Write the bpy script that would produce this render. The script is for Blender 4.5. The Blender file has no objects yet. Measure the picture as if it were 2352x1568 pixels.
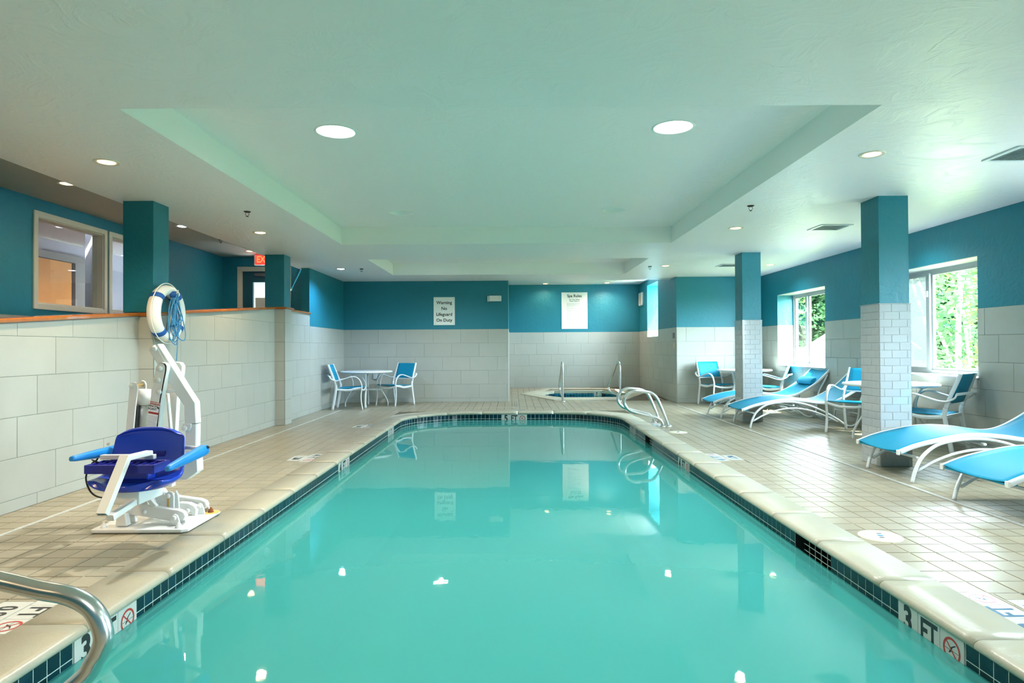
import bpy, bmesh, math, random
from mathutils import Vector, Matrix
random.seed(7)
S = bpy.context.scene
COL = S.collection
PI = math.pi
V = Vector

# ------------------------------------------------------------------ camera
FPX, CX, CY = 1465.0, 1176.0, 784.0
PITCH, ROLL, YAW, CAMH = 0.0096, 0.0058, 0.0014, 1.2
_F = V((math.sin(YAW) * math.cos(PITCH), math.cos(YAW) * math.cos(PITCH), math.sin(PITCH)))
_R0 = V((math.cos(YAW), -math.sin(YAW), 0))
_U0 = _R0.cross(_F)
_R = _R0 * math.cos(ROLL) - _U0 * math.sin(ROLL)
_U = _R0 * math.sin(ROLL) + _U0 * math.cos(ROLL)
EYE = V((0, 0, CAMH))
cd = bpy.data.cameras.new('camera')
cam = bpy.data.objects.new('camera', cd)
COL.objects.link(cam)
cd.sensor_width = 36.0
cd.lens = 36.0 * FPX / 2352.0
cd.clip_start, cd.clip_end = 0.05, 300
cam.matrix_world = Matrix(((_R.x, _U.x, -_F.x, 0), (_R.y, _U.y, -_F.y, 0), (_R.z, _U.z, -_F.z, CAMH), (0, 0, 0, 1)))
S.camera = cam

def P(px, py, Y):
    """point at distance Y (world y) measured at a place of the photograph"""
    d = _F * FPX + _R * (px - CX) + _U * (CY - py)
    return EYE + d * (Y / d.y)

def proj(p):
    d = V(p) - EYE
    z = d.dot(_F)
    if z <= 0.05:
        return None
    return CX + FPX * d.dot(_R) / z, CY - FPX * d.dot(_U) / z

# ------------------------------------------------------------------ view, world, sun
S.view_settings.view_transform = 'Standard'
S.view_settings.look = 'None'
S.view_settings.gamma = 1.0
S.view_settings.use_curve_mapping = False
S.view_settings.exposure = 1.28
S.cycles.use_denoising = True
S.cycles.max_bounces = 7
S.cycles.diffuse_bounces = 5
S.cycles.adaptive_threshold = 0.02
LAMP = 1.4
S.cycles.glossy_bounces = 4
S.cycles.transparent_max_bounces = 12
S.cycles.sample_clamp_indirect = 6.0
S.cycles.caustics_reflective = False
S.cycles.caustics_refractive = False

W = bpy.data.worlds.new('world')
S.world = W
W.use_nodes = True
nt = W.node_tree
bg = nt.nodes['Background']
bg.inputs['Color'].default_value = (0.74, 0.89, 1.0, 1)
bg.inputs['Strength'].default_value = 32.0

sd = bpy.data.lights.new('sun', 'SUN')
sd.energy = 34.0
sd.angle = 0.02
sd.color = (1.0, 0.96, 0.88)
sun = bpy.data.objects.new('sun', sd)
COL.objects.link(sun)
sun.rotation_euler = V((0.62, -0.35, 1.25)).to_track_quat('Z', 'Y').to_euler()

# ------------------------------------------------------------------ materials
MATS = {}
def mat(name, col, rough=0.5, metal=0.0, bump=0.0, bscale=20.0, var=0.0, vscale=3.0, col2=None,
        emit=None, es=0.0, spec=0.5, piece=0.0, coat=0.0, detail=6.0, distort=0.0, stain=None):
    if name in MATS:
        return MATS[name]
    m = bpy.data.materials.new(name)
    m.use_nodes = True
    n, l = m.node_tree.nodes, m.node_tree.links
    b = n['Principled BSDF']
    b.inputs['Roughness'].default_value = rough
    b.inputs['Metallic'].default_value = metal
    b.inputs['Specular IOR Level'].default_value = spec
    b.inputs['Coat Weight'].default_value = coat
    b.inputs['Base Color'].default_value = (*col, 1)
    if emit:
        b.inputs['Emission Color'].default_value = (*emit, 1)
        b.inputs['Emission Strength'].default_value = es
    geo = n.new('ShaderNodeNewGeometry')
    src = None
    c2 = col2 or tuple(c * 0.72 for c in col)
    if var > 0:
        no = n.new('ShaderNodeTexNoise')
        no.inputs['Scale'].default_value = vscale
        no.inputs['Detail'].default_value = 5
        no.inputs['Roughness'].default_value = 0.6
        l.new(geo.outputs['Position'], no.inputs['Vector'])
        mr = n.new('ShaderNodeMapRange')
        mr.inputs['From Min'].default_value = 0.35
        mr.inputs['From Max'].default_value = 0.7
        mr.inputs['To Max'].default_value = var
        l.new(no.outputs['Fac'], mr.inputs['Value'])
        mx = n.new('ShaderNodeMix')
        mx.data_type = 'RGBA'
        mx.inputs['A'].default_value = (*col, 1)
        mx.inputs['B'].default_value = (*c2, 1)
        l.new(mr.outputs['Result'], mx.inputs['Factor'])
        src = mx.outputs['Result']
    if stain:
        no = n.new('ShaderNodeTexNoise')
        no.inputs['Scale'].default_value = stain[1]
        no.inputs['Detail'].default_value = 8
        no.inputs['Distortion'].default_value = 0.6
        l.new(geo.outputs['Position'], no.inputs['Vector'])
        mr = n.new('ShaderNodeMapRange')
        mr.inputs['From Min'].default_value = 0.52
        mr.inputs['From Max'].default_value = 0.75
        mr.inputs['To Max'].default_value = stain[2]
        l.new(no.outputs['Fac'], mr.inputs['Value'])
        mx = n.new('ShaderNodeMix')
        mx.data_type = 'RGBA'
        mx.inputs['A'].default_value = (*col, 1)
        mx.inputs['B'].default_value = (*stain[0], 1)
        if src:
            l.new(src, mx.inputs['A'])
        l.new(mr.outputs['Result'], mx.inputs['Factor'])
        src = mx.outputs['Result']
    if piece > 0:
        oi = n.new('ShaderNodeObjectInfo')
        ad = n.new('ShaderNodeMath'); ad.operation = 'ADD'
        l.new(oi.outputs['Random'], ad.inputs[0])
        l.new(geo.outputs['Random Per Island'], ad.inputs[1])
        fr = n.new('ShaderNodeMath'); fr.operation = 'FRACT'
        l.new(ad.outputs[0], fr.inputs[0])
        mr = n.new('ShaderNodeMapRange')
        mr.inputs['To Min'].default_value = 1 - piece
        mr.inputs['To Max'].default_value = 1 + piece * 0.5
        l.new(fr.outputs[0], mr.inputs['Value'])
        hs = n.new('ShaderNodeHueSaturation')
        hs.inputs['Color'].default_value = (*col, 1)
        if src:
            l.new(src, hs.inputs['Color'])
        l.new(mr.outputs['Result'], hs.inputs['Value'])
        src = hs.outputs['Color']
    if src:
        l.new(src, b.inputs['Base Color'])
    if bump > 0:
        no = n.new('ShaderNodeTexNoise')
        no.inputs['Scale'].default_value = bscale
        no.inputs['Detail'].default_value = detail
        no.inputs['Distortion'].default_value = distort
        l.new(geo.outputs['Position'], no.inputs['Vector'])
        bp = n.new('ShaderNodeBump')
        bp.inputs['Strength'].default_value = bump
        bp.inputs['Distance'].default_value = 0.02
        l.new(no.outputs['Fac'], bp.inputs['Height'])
        l.new(bp.outputs['Normal'], b.inputs['Normal'])
    MATS[name] = m
    return m

TEAL = mat('teal_paint', (0.008, 0.175, 0.24), 0.5, bump=0.35, bscale=9, var=0.25, vscale=1.2, col2=(0.004, 0.18, 0.24), distort=1.2, detail=8)
WTILE = mat('wall_tile', (0.40, 0.42, 0.38), 0.35, var=0.5, vscale=3.2, col2=(0.36, 0.38, 0.345), piece=0.035, bump=0.03, bscale=30)
GROUT = mat('wall_grout', (0.295, 0.31, 0.275), 0.8)
DTILE = mat('deck_tile', (0.325, 0.295, 0.215), 0.31, spec=0.38, var=0.6, vscale=2.6, col2=(0.26, 0.228, 0.145), piece=0.10, bump=0.05, bscale=45,
            stain=((0.22, 0.17, 0.09), 0.8, 0.45))
DGROUT = mat('deck_grout', (0.085, 0.07, 0.04), 0.85)
COPE = mat('coping_stone', (0.39, 0.38, 0.295), 0.34, var=0.5, vscale=5, col2=(0.34, 0.32, 0.22), bump=0.10, bscale=60, piece=0.04,
           stain=((0.42, 0.38, 0.20), 7.0, 0.3))
PATCH = mat('deck_patch', (0.43, 0.42, 0.33), 0.4, var=0.6, vscale=5, col2=(0.37, 0.35, 0.25), bump=0.1, bscale=40)
PTILE = mat('pool_tile', (0.001, 0.026, 0.045), 0.15, piece=0.6, spec=0.4, coat=0.0, var=0.8, vscale=14, col2=(0.0006, 0.012, 0.022))
PGROUT = mat('pool_grout', (0.55, 0.70, 0.62), 0.7)
BASIN = mat('basin_plaster', (0.155, 0.54, 0.485), 0.8, var=0.4, vscale=1.5, col2=(0.14, 0.51, 0.46))
MARK = mat('marker_tile', (0.55, 0.57, 0.53), 0.25)
INK = mat('black_ink', (0.012, 0.014, 0.016), 0.4)
BLUEINK = mat('faded_ink', (0.03, 0.12, 0.22), 0.4)
REDINK = mat('red_ink', (0.42, 0.03, 0.02), 0.4)
WHITE = mat('white_metal', (0.72, 0.76, 0.775), 0.3)
WPLAS = mat('white_plastic', (0.72, 0.735, 0.715), 0.35)
CEILW = mat('trim_white', (0.82, 0.84, 0.82), 0.5)
SLING = mat('blue_sling', (0.0, 0.25, 0.42), 0.55, bump=0.12, bscale=900, detail=1, spec=0.3)
STEEL = mat('brushed_steel', (0.62, 0.65, 0.64), 0.25, metal=1.0)
DARK = mat('dark_metal', (0.035, 0.028, 0.02), 0.4, metal=0.6)
WOODCAP = mat('cap_wood', (0.40, 0.13, 0.018), 0.25, var=0.7, vscale=8, col2=(0.24, 0.065, 0.008), coat=0.5)
DOORWOOD = mat('door_wood', (0.62, 0.24, 0.05), 0.4, var=0.5, vscale=5, col2=(0.5, 0.18, 0.035))
TRIMB = mat('beige_trim', (0.66, 0.58, 0.46), 0.5)
LAVW = mat('lavender_wall', (0.38, 0.34, 0.38), 0.7)
BEIGEW = mat('beige_wall', (0.42, 0.34, 0.27), 0.7)
TDOOR = mat('teal_door', (0.012, 0.07, 0.10), 0.35)
SUBWAY = mat('subway_tile', (0.40, 0.43, 0.44), 0.10, piece=0.03, coat=0.4)
SEATB = mat('seat_blue', (0.008, 0.045, 0.42), 0.25, spec=0.6)
ARMB = mat('arm_blue', (0.01, 0.22, 0.60), 0.35)
STRAPB = mat('strap_blue', (0.008, 0.10, 0.38), 0.6)
ROPEB = mat('rope_blue', (0.06, 0.28, 0.52), 0.7)
RINGW = mat('ring_white', (0.82, 0.83, 0.78), 0.4)
BLACK = mat('black_rubber', (0.012, 0.012, 0.014), 0.5)
RUST = mat('rust', (0.20, 0.05, 0.012), 0.8, bump=0.4, bscale=60)
YELLOW = mat('yellow_stain', (0.65, 0.40, 0.10), 0.6)
VOID = mat('void_dark', (0.004, 0.008, 0.009), 0.7)
GRASS = mat('grass', (0.07, 0.11, 0.02), 0.9, var=0.8, vscale=1.5, col2=(0.10, 0.10, 0.02), bump=0.4, bscale=10)
BARK = mat('bark', (0.20, 0.18, 0.16), 0.8, bump=0.5, bscale=12)
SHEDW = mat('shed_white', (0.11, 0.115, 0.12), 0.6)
EXTW = mat('exterior_wall', (0.6, 0.58, 0.52), 0.8)

def ceiling_mat():
    m = bpy.data.materials.new('ceiling_plaster')
    m.use_nodes = True
    n, l = m.node_tree.nodes, m.node_tree.links
    b = n['Principled BSDF']
    b.inputs['Base Color'].default_value = (0.91, 0.87, 0.885, 1)
    b.inputs['Roughness'].default_value = 0.38
    b.inputs['Specular IOR Level'].default_value = 0.5
    geo = n.new('ShaderNodeNewGeometry')
    # skip-trowel relief: warped arcs and ridges
    n1 = n.new('ShaderNodeTexNoise'); n1.inputs['Scale'].default_value = 1.3; n1.inputs['Detail'].default_value = 2
    l.new(geo.outputs['Position'], n1.inputs['Vector'])
    sc = n.new('ShaderNodeVectorMath'); sc.operation = 'SCALE'; sc.inputs['Scale'].default_value = 1.6
    l.new(n1.outputs['Color'], sc.inputs[0])
    ad = n.new('ShaderNodeVectorMath'); ad.operation = 'ADD'
    l.new(geo.outputs['Position'], ad.inputs[0]); l.new(sc.outputs[0], ad.inputs[1])
    wv = n.new('ShaderNodeTexWave'); wv.wave_type = 'RINGS'
    wv.inputs['Scale'].default_value = 2.2; wv.inputs['Distortion'].default_value = 7.0
    wv.inputs['Detail'].default_value = 4; wv.inputs['Detail Scale'].default_value = 1.6
    l.new(ad.outputs[0], wv.inputs['Vector'])
    n2 = n.new('ShaderNodeTexNoise'); n2.inputs['Scale'].default_value = 6; n2.inputs['Detail'].default_value = 8
    n2.inputs['Distortion'].default_value = 1.8; n2.inputs['Roughness'].default_value = 0.6
    l.new(ad.outputs[0], n2.inputs['Vector'])
    ms = n.new('ShaderNodeMath'); ms.operation = 'MULTIPLY'
    l.new(wv.outputs['Fac'], ms.inputs[0]); l.new(n2.outputs['Fac'], ms.inputs[1])
    rp = n.new('ShaderNodeMapRange'); rp.interpolation_type = 'SMOOTHSTEP'
    rp.inputs['From Min'].default_value = 0.30; rp.inputs['From Max'].default_value = 0.62
    l.new(ms.outputs[0], rp.inputs['Value'])
    a2 = n.new('ShaderNodeMath'); a2.operation = 'MULTIPLY_ADD'; a2.inputs[1].default_value = 0.5
    l.new(rp.outputs['Result'], a2.inputs[0]); l.new(n2.outputs['Fac'], a2.inputs[2])
    bp = n.new('ShaderNodeBump'); bp.inputs['Strength'].default_value = 0.25; bp.inputs['Distance'].default_value = 0.02
    l.new(a2.outputs[0], bp.inputs['Height'])
    l.new(bp.outputs['Normal'], b.inputs['Normal'])
    return m
CEIL = ceiling_mat()

def two_sided_fresnel(n, l, geo, ior):
    fr = n.new('ShaderNodeFresnel')
    mr = n.new('ShaderNodeMapRange'); mr.inputs['To Min'].default_value = ior; mr.inputs['To Max'].default_value = 1 / ior
    l.new(geo.outputs['Backfacing'], mr.inputs['Value']); l.new(mr.outputs['Result'], fr.inputs['IOR'])
    return fr

def water_mat(name, tint=(0.62, 0.92, 0.92), ior=1.50, bump=0.015, milk=(0.070, 0.41, 0.385), cloud=0.60):
    m = bpy.data.materials.new(name)
    m.use_nodes = True
    n, l = m.node_tree.nodes, m.node_tree.links
    n.clear()
    out = n.new('ShaderNodeOutputMaterial')
    tr = n.new('ShaderNodeBsdfTransparent'); tr.inputs['Color'].default_value = (*tint, 1)
    gl = n.new('ShaderNodeBsdfGlossy'); gl.inputs['Roughness'].default_value = 0.02
    geo = n.new('ShaderNodeNewGeometry')
    fr = two_sided_fresnel(n, l, geo, ior)
    mx = n.new('ShaderNodeMixShader')
    no = n.new('ShaderNodeTexNoise'); no.inputs['Scale'].default_value = 2.2; no.inputs['Detail'].default_value = 4
    no.inputs['Distortion'].default_value = 0.5
    l.new(geo.outputs['Position'], no.inputs['Vector'])
    bp = n.new('ShaderNodeBump'); bp.inputs['Strength'].default_value = bump; bp.inputs['Distance'].default_value = 0.05
    l.new(no.outputs['Fac'], bp.inputs['Height'])
    l.new(bp.outputs['Normal'], gl.inputs['Normal'])
    l.new(bp.outputs['Normal'], fr.inputs['Normal'])
    l.new(fr.outputs['Fac'], mx.inputs['Fac'])
    df = n.new('ShaderNodeBsdfDiffuse'); df.inputs['Color'].default_value = (*milk, 1)
    m2 = n.new('ShaderNodeMixShader'); m2.inputs['Fac'].default_value = cloud
    l.new(tr.outputs[0], m2.inputs[1]); l.new(df.outputs[0], m2.inputs[2])
    l.new(m2.outputs[0], mx.inputs[1]); l.new(gl.outputs[0], mx.inputs[2])
    l.new(mx.outputs[0], out.inputs['Surface'])
    return m
WATER = water_mat('pool_water')
SWATER = water_mat('spa_water', (0.45, 0.85, 0.80), cloud=0.0)

def glass_mat(name, tint=(0.95, 0.98, 0.97), rough=0.0, frost=0.0):
    m = bpy.data.materials.new(name)
    m.use_nodes = True
    n, l = m.node_tree.nodes, m.node_tree.links
    n.clear()
    out = n.new('ShaderNodeOutputMaterial')
    tr = n.new('ShaderNodeBsdfTransparent'); tr.inputs['Color'].default_value = (*tint, 1)
    gl = n.new('ShaderNodeBsdfGlossy'); gl.inputs['Roughness'].default_value = rough
    fr = two_sided_fresnel(n, l, n.new('ShaderNodeNewGeometry'), 1.45)
    mx = n.new('ShaderNodeMixShader')
    base = tr.outputs[0]
    if frost > 0:
        tl = n.new('ShaderNodeBsdfTranslucent'); tl.inputs['Color'].default_value = (0.05, 0.056, 0.055, 1)
        m2 = n.new('ShaderNodeMixShader'); m2.inputs['Fac'].default_value = frost
        l.new(base, m2.inputs[1]); l.new(tl.outputs[0], m2.inputs[2])
        base = m2.outputs[0]
    l.new(fr.outputs['Fac'], mx.inputs['Fac'])
    l.new(base, mx.inputs[1]); l.new(gl.outputs[0], mx.inputs[2])
    l.new(mx.outputs[0], out.inputs['Surface'])
    return m
GLASS = glass_mat('window_glass')
FROST = glass_mat('screened_glass', frost=0.75)

def leaf_mat(name, col):
    m = bpy.data.materials.new(name)
    m.use_nodes = True
    n, l = m.node_tree.nodes, m.node_tree.links
    n.clear()
    out = n.new('ShaderNodeOutputMaterial')
    df = n.new('ShaderNodeBsdfDiffuse'); tl = n.new('ShaderNodeBsdfTranslucent')
    geo = n.new('ShaderNodeNewGeometry')
    hs = n.new('ShaderNodeHueSaturation'); hs.inputs['Color'].default_value = (*col, 1)
    mr = n.new('ShaderNodeMapRange'); mr.inputs['To Min'].default_value = 0.55; mr.inputs['To Max'].default_value = 1.3
    l.new(geo.outputs['Random Per Island'], mr.inputs['Value']); l.new(mr.outputs['Result'], hs.inputs['Value'])
    l.new(hs.outputs['Color'], df.inputs['Color']); l.new(hs.outputs['Color'], tl.inputs['Color'])
    mx = n.new('ShaderNodeMixShader'); mx.inputs['Fac'].default_value = 0.45
    l.new(df.outputs[0], mx.inputs[1]); l.new(tl.outputs[0], mx.inputs[2])
    l.new(mx.outputs[0], out.inputs['Surface'])
    return m
LEAVES = [leaf_mat('leaf_green', (0.038, 0.085, 0.03)), leaf_mat('leaf_light', (0.07, 0.11, 0.03)), leaf_mat('leaf_blue', (0.032, 0.078, 0.045))]

def lens_mat(name, col, s):
    return mat(name, (0.8, 0.8, 0.8), 0.4, emit=col, es=s)
WARM = lens_mat('warm_lens', (1.0, 0.56, 0.26), 2.4)
COOLL = lens_mat('cool_lens', (0.80, 0.78, 1.0), 9.0)
DAYL = lens_mat('white_lens', (1.0, 0.99, 0.90), 6.0)
EXITR = mat('exit_red', (0.7, 0.02, 0.02), 0.5, emit=(1.0, 0.02, 0.015), es=1.3)
EXITL = mat('exit_letter', (0.6, 0.05, 0.02), 0.5, emit=(1.0, 0.12, 0.03), es=1.5)

# ------------------------------------------------------------------ mesh helpers
class MB:
    def __init__(s):
        s.v, s.f, s.sm = [], [], []
    def add(s, vs, fs, smooth=False):
        o = len(s.v)
        s.v += [tuple(v) for v in vs]
        s.f += [tuple(i + o for i in f) for f in fs]
        s.sm += [smooth] * len(fs)
        return s
    def box(s, x0, x1, y0, y1, z0, z1):
        vs = [(x, y, z) for z in (z0, z1) for y in (y0, y1) for x in (x0, x1)]
        return s.add(vs, [(0, 2, 3, 1), (4, 5, 7, 6), (0, 1, 5, 4), (2, 6, 7, 3), (0, 4, 6, 2), (1, 3, 7, 5)])
    def obox(s, c, ax, ay, az, hx, hy, hz):
        c, ax, ay, az = V(c), V(ax).normalized(), V(ay).normalized(), V(az).normalized()
        vs = [c + ax * (hx * i) + ay * (hy * j) + az * (hz * k) for k in (-1, 1) for j in (-1, 1) for i in (-1, 1)]
        return s.add(vs, [(0, 2, 3, 1), (4, 5, 7, 6), (0, 1, 5, 4), (2, 6, 7, 3), (0, 4, 6, 2), (1, 3, 7, 5)])
    def prism(s, poly, d, smooth=False):
        """planar polygon (3-D points) extruded by vector d"""
        n = len(poly)
        d = V(d)
        vs = [V(p) for p in poly] + [V(p) + d for p in poly]
        fs = [tuple(range(n))[::-1], tuple(range(n, 2 * n))]
        s.add(vs, fs)
        o = len(s.v) - 2 * n
        for i in range(n):
            j = (i + 1) % n
            s.f.append((o + i, o + j, o + n + j, o + n + i))
            s.sm.append(smooth)
        return s
    def cyl(s, a, b, r, n=16, r2=None):
        return s.sweep([a, b], circ(r, n), smooth=True, scale=[1, (r2 / r) if r2 is not None else 1])
    def sweep(s, pts, prof, up=None, smooth=True, closed=False, scale=None, caps=True):
        pts = [V(p) for p in pts]
        N, M = len(pts), len(prof)
        rings = []
        prev = None
        for i, p in enumerate(pts):
            if closed:
                t = (pts[(i + 1) % N] - pts[i - 1]).normalized()
            elif i == 0:
                t = (pts[1] - pts[0]).normalized()
            elif i == N - 1:
                t = (pts[-1] - pts[-2]).normalized()
            else:
                t = ((pts[i + 1] - p).normalized() + (p - pts[i - 1]).normalized()).normalized()
            if up is not None:
                u = V(up)
                sd_ = t.cross(u).normalized()
                uu = sd_.cross(t).normalized()
            else:
                if prev is None:
                    a = V((0, 0, 1)) if abs(t.z) < 0.9 else V((0, 1, 0))
                    sd_ = t.cross(a).normalized()
                else:
                    sd_ = (prev - t * prev.dot(t)).normalized()
                uu = sd_.cross(t).normalized()
            prev = sd_
            k = scale[i] if scale else 1
            rings.append([p + sd_ * (a * k) + uu * (b * k) for a, b in prof])
        vs = [v for r in rings for v in r]
        fs = []
        for i in range(N if closed else N - 1):
            j = (i + 1) % N
            for a in range(M):
                b = (a + 1) % M
                fs.append((i * M + a, i * M + b, j * M + b, j * M + a))
        s.add(vs, fs, smooth)
        if caps and not closed:
            o = len(s.v) - len(vs)
            s.f.append(tuple(o + a for a in range(M))[::-1]); s.sm.append(False)
            s.f.append(tuple(o + (N - 1) * M + a for a in range(M))); s.sm.append(False)
        return s
    def lathe(s, c, prof, n=24, axis='z', smooth=True):
        c = V(c)
        vs, fs = [], []
        M = len(prof)
        for i in range(n):
            a = 2 * PI * i / n
            for r, h in prof:
                if axis == 'z': q = V((r * math.cos(a), r * math.sin(a), h))
                elif axis == 'x': q = V((h, r * math.cos(a), r * math.sin(a)))
                else: q = V((r * math.cos(a), h, r * math.sin(a)))
                vs.append(c + q)
        for i in range(n):
            j = (i + 1) % n
            for k in range(M - 1):
                fs.append((i * M + k, j * M + k, j * M + k + 1, i * M + k + 1))
        return s.add(vs, fs, smooth)
    def mesh(s, name, m=None, bevel=0.0):
        me = bpy.data.meshes.new(name)
        me.from_pydata(s.v, [], s.f)
        for p, k in zip(me.polygons, s.sm):
            p.use_smooth = k
        bm = bmesh.new(); bm.from_mesh(me)
        bmesh.ops.remove_doubles(bm, verts=bm.verts, dist=1e-6)
        bmesh.ops.recalc_face_normals(bm, faces=bm.faces)
        if bevel > 0:
            es = [e for e in bm.edges if len(e.link_faces) == 2 and e.calc_face_angle(0) > 0.5]
            bmesh.ops.bevel(bm, geom=es, offset=bevel, segments=2, affect='EDGES', profile=0.5)
        bm.to_mesh(me); bm.free()
        if m: me.materials.append(m)
        return me
    def obj(s, name, m, parent=None, bevel=0.0):
        return link(name, s.mesh(name, m, bevel), parent)

def link(name, me, parent=None):
    o = bpy.data.objects.new(name, me)
    COL.objects.link(o)
    if parent is not None:
        o.parent = parent
        o.matrix_parent_inverse = parent.matrix_basis.inverted()
    return o

def circ(r, n=12):
    return [(r * math.cos(2 * PI * i / n), r * math.sin(2 * PI * i / n)) for i in range(n)]
def rect(w, h, c=0.0):
    w, h = w / 2, h / 2
    if c <= 0:
        return [(-w, -h), (w, -h), (w, h), (-w, h)]
    return [(-w + c, -h), (w - c, -h), (w, -h + c), (w, h - c), (w - c, h), (-w + c, h), (-w, h - c), (-w, -h + c)]
def smooth(pts, n=6, closed=False):
    pts = [V(p) for p in pts]
    out = []
    N = len(pts)
    for i in range(N if closed else N - 1):
        if closed:
            p0, p1, p2, p3 = pts[i - 1], pts[i], pts[(i + 1) % N], pts[(i + 2) % N]
        else:
            p0 = pts[max(i - 1, 0)]; p1 = pts[i]; p2 = pts[i + 1]; p3 = pts[min(i + 2, N - 1)]
        for k in range(n):
            t = k / n
            out.append(0.5 * ((2 * p1) + (p2 - p0) * t + (2 * p0 - 5 * p1 + 4 * p2 - p3) * t * t + (3 * p1 - p0 - 3 * p2 + p3) * t ** 3))
    if not closed:
        out.append(pts[-1])
    return out

def tag(o, label=None, cat=None, group=None, kind=None):
    if label: o['label'] = label
    if cat: o['category'] = cat
    if group: o['group'] = group
    if kind: o['kind'] = kind
    return o
def thing(name, label, cat, loc=(0, 0, 0), rz=0.0, group=None):
    o = bpy.data.objects.new(name, None)
    o.empty_display_size = 0.1
    COL.objects.link(o)
    o.location = loc; o.rotation_euler = (0, 0, rz)
    o.matrix_basis  # noqa
    return tag(o, label, cat, group)
def child(name, me, parent):
    """mesh given in the parent's local frame"""
    o = bpy.data.objects.new(name, me)
    COL.objects.link(o)
    o.parent = parent
    return o
def dup(root, loc, rz, label, group=None, skip=()):
    r = root.copy(); COL.objects.link(r); r.location = loc; r.rotation_euler = (0, 0, rz)
    r['label'] = label
    if group: r['group'] = group
    for ch in list(root.children):
        if ch.name.split('.')[0] in skip: continue
        c = ch.copy(); COL.objects.link(c); c.parent = r
        for g in ch.children:
            d = g.copy(); COL.objects.link(d); d.parent = c
    return r
def structure(o, label=None):
    o['kind'] = 'structure'
    if label: o['label'] = label
    return o

def rect_sub(r, h):
    """rectangle r minus rectangle h, both (a0,a1,b0,b1)"""
    a0, a1, b0, b1 = r; c0, c1, d0, d1 = h
    if c0 >= a1 or c1 <= a0 or d0 >= b1 or d1 <= b0:
        return [r]
    out = []
    if a0 < c0: out.append((a0, c0, b0, b1))
    if c1 < a1: out.append((c1, a1, b0, b1))
    m0, m1 = max(a0, c0), min(a1, c1)
    if b0 < d0: out.append((m0, m1, b0, d0))
    if d1 < b1: out.append((m0, m1, d1, b1))
    return out
def rects_minus(r, holes):
    rs = [r]
    for h in holes:
        rs = [q for x in rs for q in rect_sub(x, h)]
    return rs

_TC = {}
def tile_me(w, h, t, m, key):
    k = (round(w, 4), round(h, 4), t, key)
    if k not in _TC:
        b = 0.0025
        vs = [(0, 0, 0), (w, 0, 0), (w, h, 0), (0, h, 0), (b, b, t), (w - b, b, t), (w - b, h - b, t), (b, h - b, t)]
        mb = MB().add(vs, [(4, 5, 6, 7), (0, 1, 5, 4), (1, 2, 6, 5), (2, 3, 7, 6), (3, 0, 4, 7)])
        _TC[k] = mb.mesh('tile_piece', m)
    return _TC[k]

ZS = [0, .09, .395, .70, 1.005, 1.31, 1.615]
def tile_face(parent, o, u, n, L, zs, phase, holes=(), cap=None, tw=.61, step=.2033, m=None, key='w', name='tile', g=.0035, t=.007, bed=True):
    """lay tiles on a wall face: origin o (floor level), along u, facing n"""
    m = m or WTILE
    o, u, n = V(o), V(u), V(n)
    up = V((0, 0, 1))
    if bed:
        mb = MB()
        top = zs[-1]
        if cap:
            q = [o, o + u * L, o + u * L + up * cap(L), o + up * cap(0)]
            mb.prism(q, n * .003)
        else:
            for a0, a1, b0, b1 in rects_minus((0, L, zs[0], top), holes):
                mb.prism([o + u * a0 + up * b0, o + u * a1 + up * b0, o + u * a1 + up * b1, o + u * a0 + up * b1], n * .003)
        mb.obj('grout_bed', GROUT, parent)
    flip = u.cross(up).dot(n) < 0
    for c in range(len(zs) - 1):
        k = len(zs) - 2 - c
        ph = (phase - step * k) % tw
        a = ph - tw
        while a < L:
            r = (max(a, 0), min(a + tw, L), zs[c], zs[c + 1])
            a += tw
            if r[1] - r[0] < .02: continue
            for a0, a1, b0, b1 in rects_minus(r, holes):
                if a1 - a0 < .015 or b1 - b0 < .015: continue
                if cap and cap(a0) < b1 or cap and cap(a1) < b1:
                    t0, t1 = min(b1, cap(a0)), min(b1, cap(a1))
                    if max(t0, t1) < b0 + .01: continue
                    t0, t1 = max(t0, b0 + .002), max(t1, b0 + .002)
                    h = g / 2
                    q = [o + u * (a0 + h) + up * (b0 + h), o + u * (a1 - h) + up * (b0 + h), o + u * (a1 - h) + up * (t1 - h), o + u * (a0 + h) + up * (t0 - h)]
                    q = [p + n * .002 for p in q]
                    ob = MB().prism(q, n * (t - .002)).obj(name, m, parent)
                    continue
                me = tile_me(a1 - a0 - g, b1 - b0 - g, t - .002, m, key)
                ob = bpy.data.objects.new(name, me)
                COL.objects.link(ob); ob.parent = parent
                xa = u if not flip else -u
                org = o + (u * (a0 + g / 2) if not flip else u * (a1 - g / 2)) + up * (b0 + g / 2) + n * .002
                M = Matrix(((xa.x, up.x, n.x, org.x), (xa.y, up.y, n.y, org.y), (xa.z, up.z, n.z, org.z), (0, 0, 0, 1)))
                ob.matrix_local = parent.matrix_basis.inverted() @ M

# ------------------------------------------------------------------ dimensions
CZ = 2.69      # pool ceiling
KZ = 2.926     # coffer ceiling
XL, XLO = -3.72, -3.95
XR = 5.33
YN = -2.6      # wall behind the camera
YB, YBR, YS = 14.18, 13.6, 17.5
XS0, XS1 = -.06, 3.53
SZ = 2.92
PX0, PX1, PY0, PY1, PR = -1.885, 1.90, 1.1, 11.9, 1.2
WZ = -.145

def cap_z(y):
    if y > 10.05: return 1.835
    return 1.535 + (y - 6.37) * .0795

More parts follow.
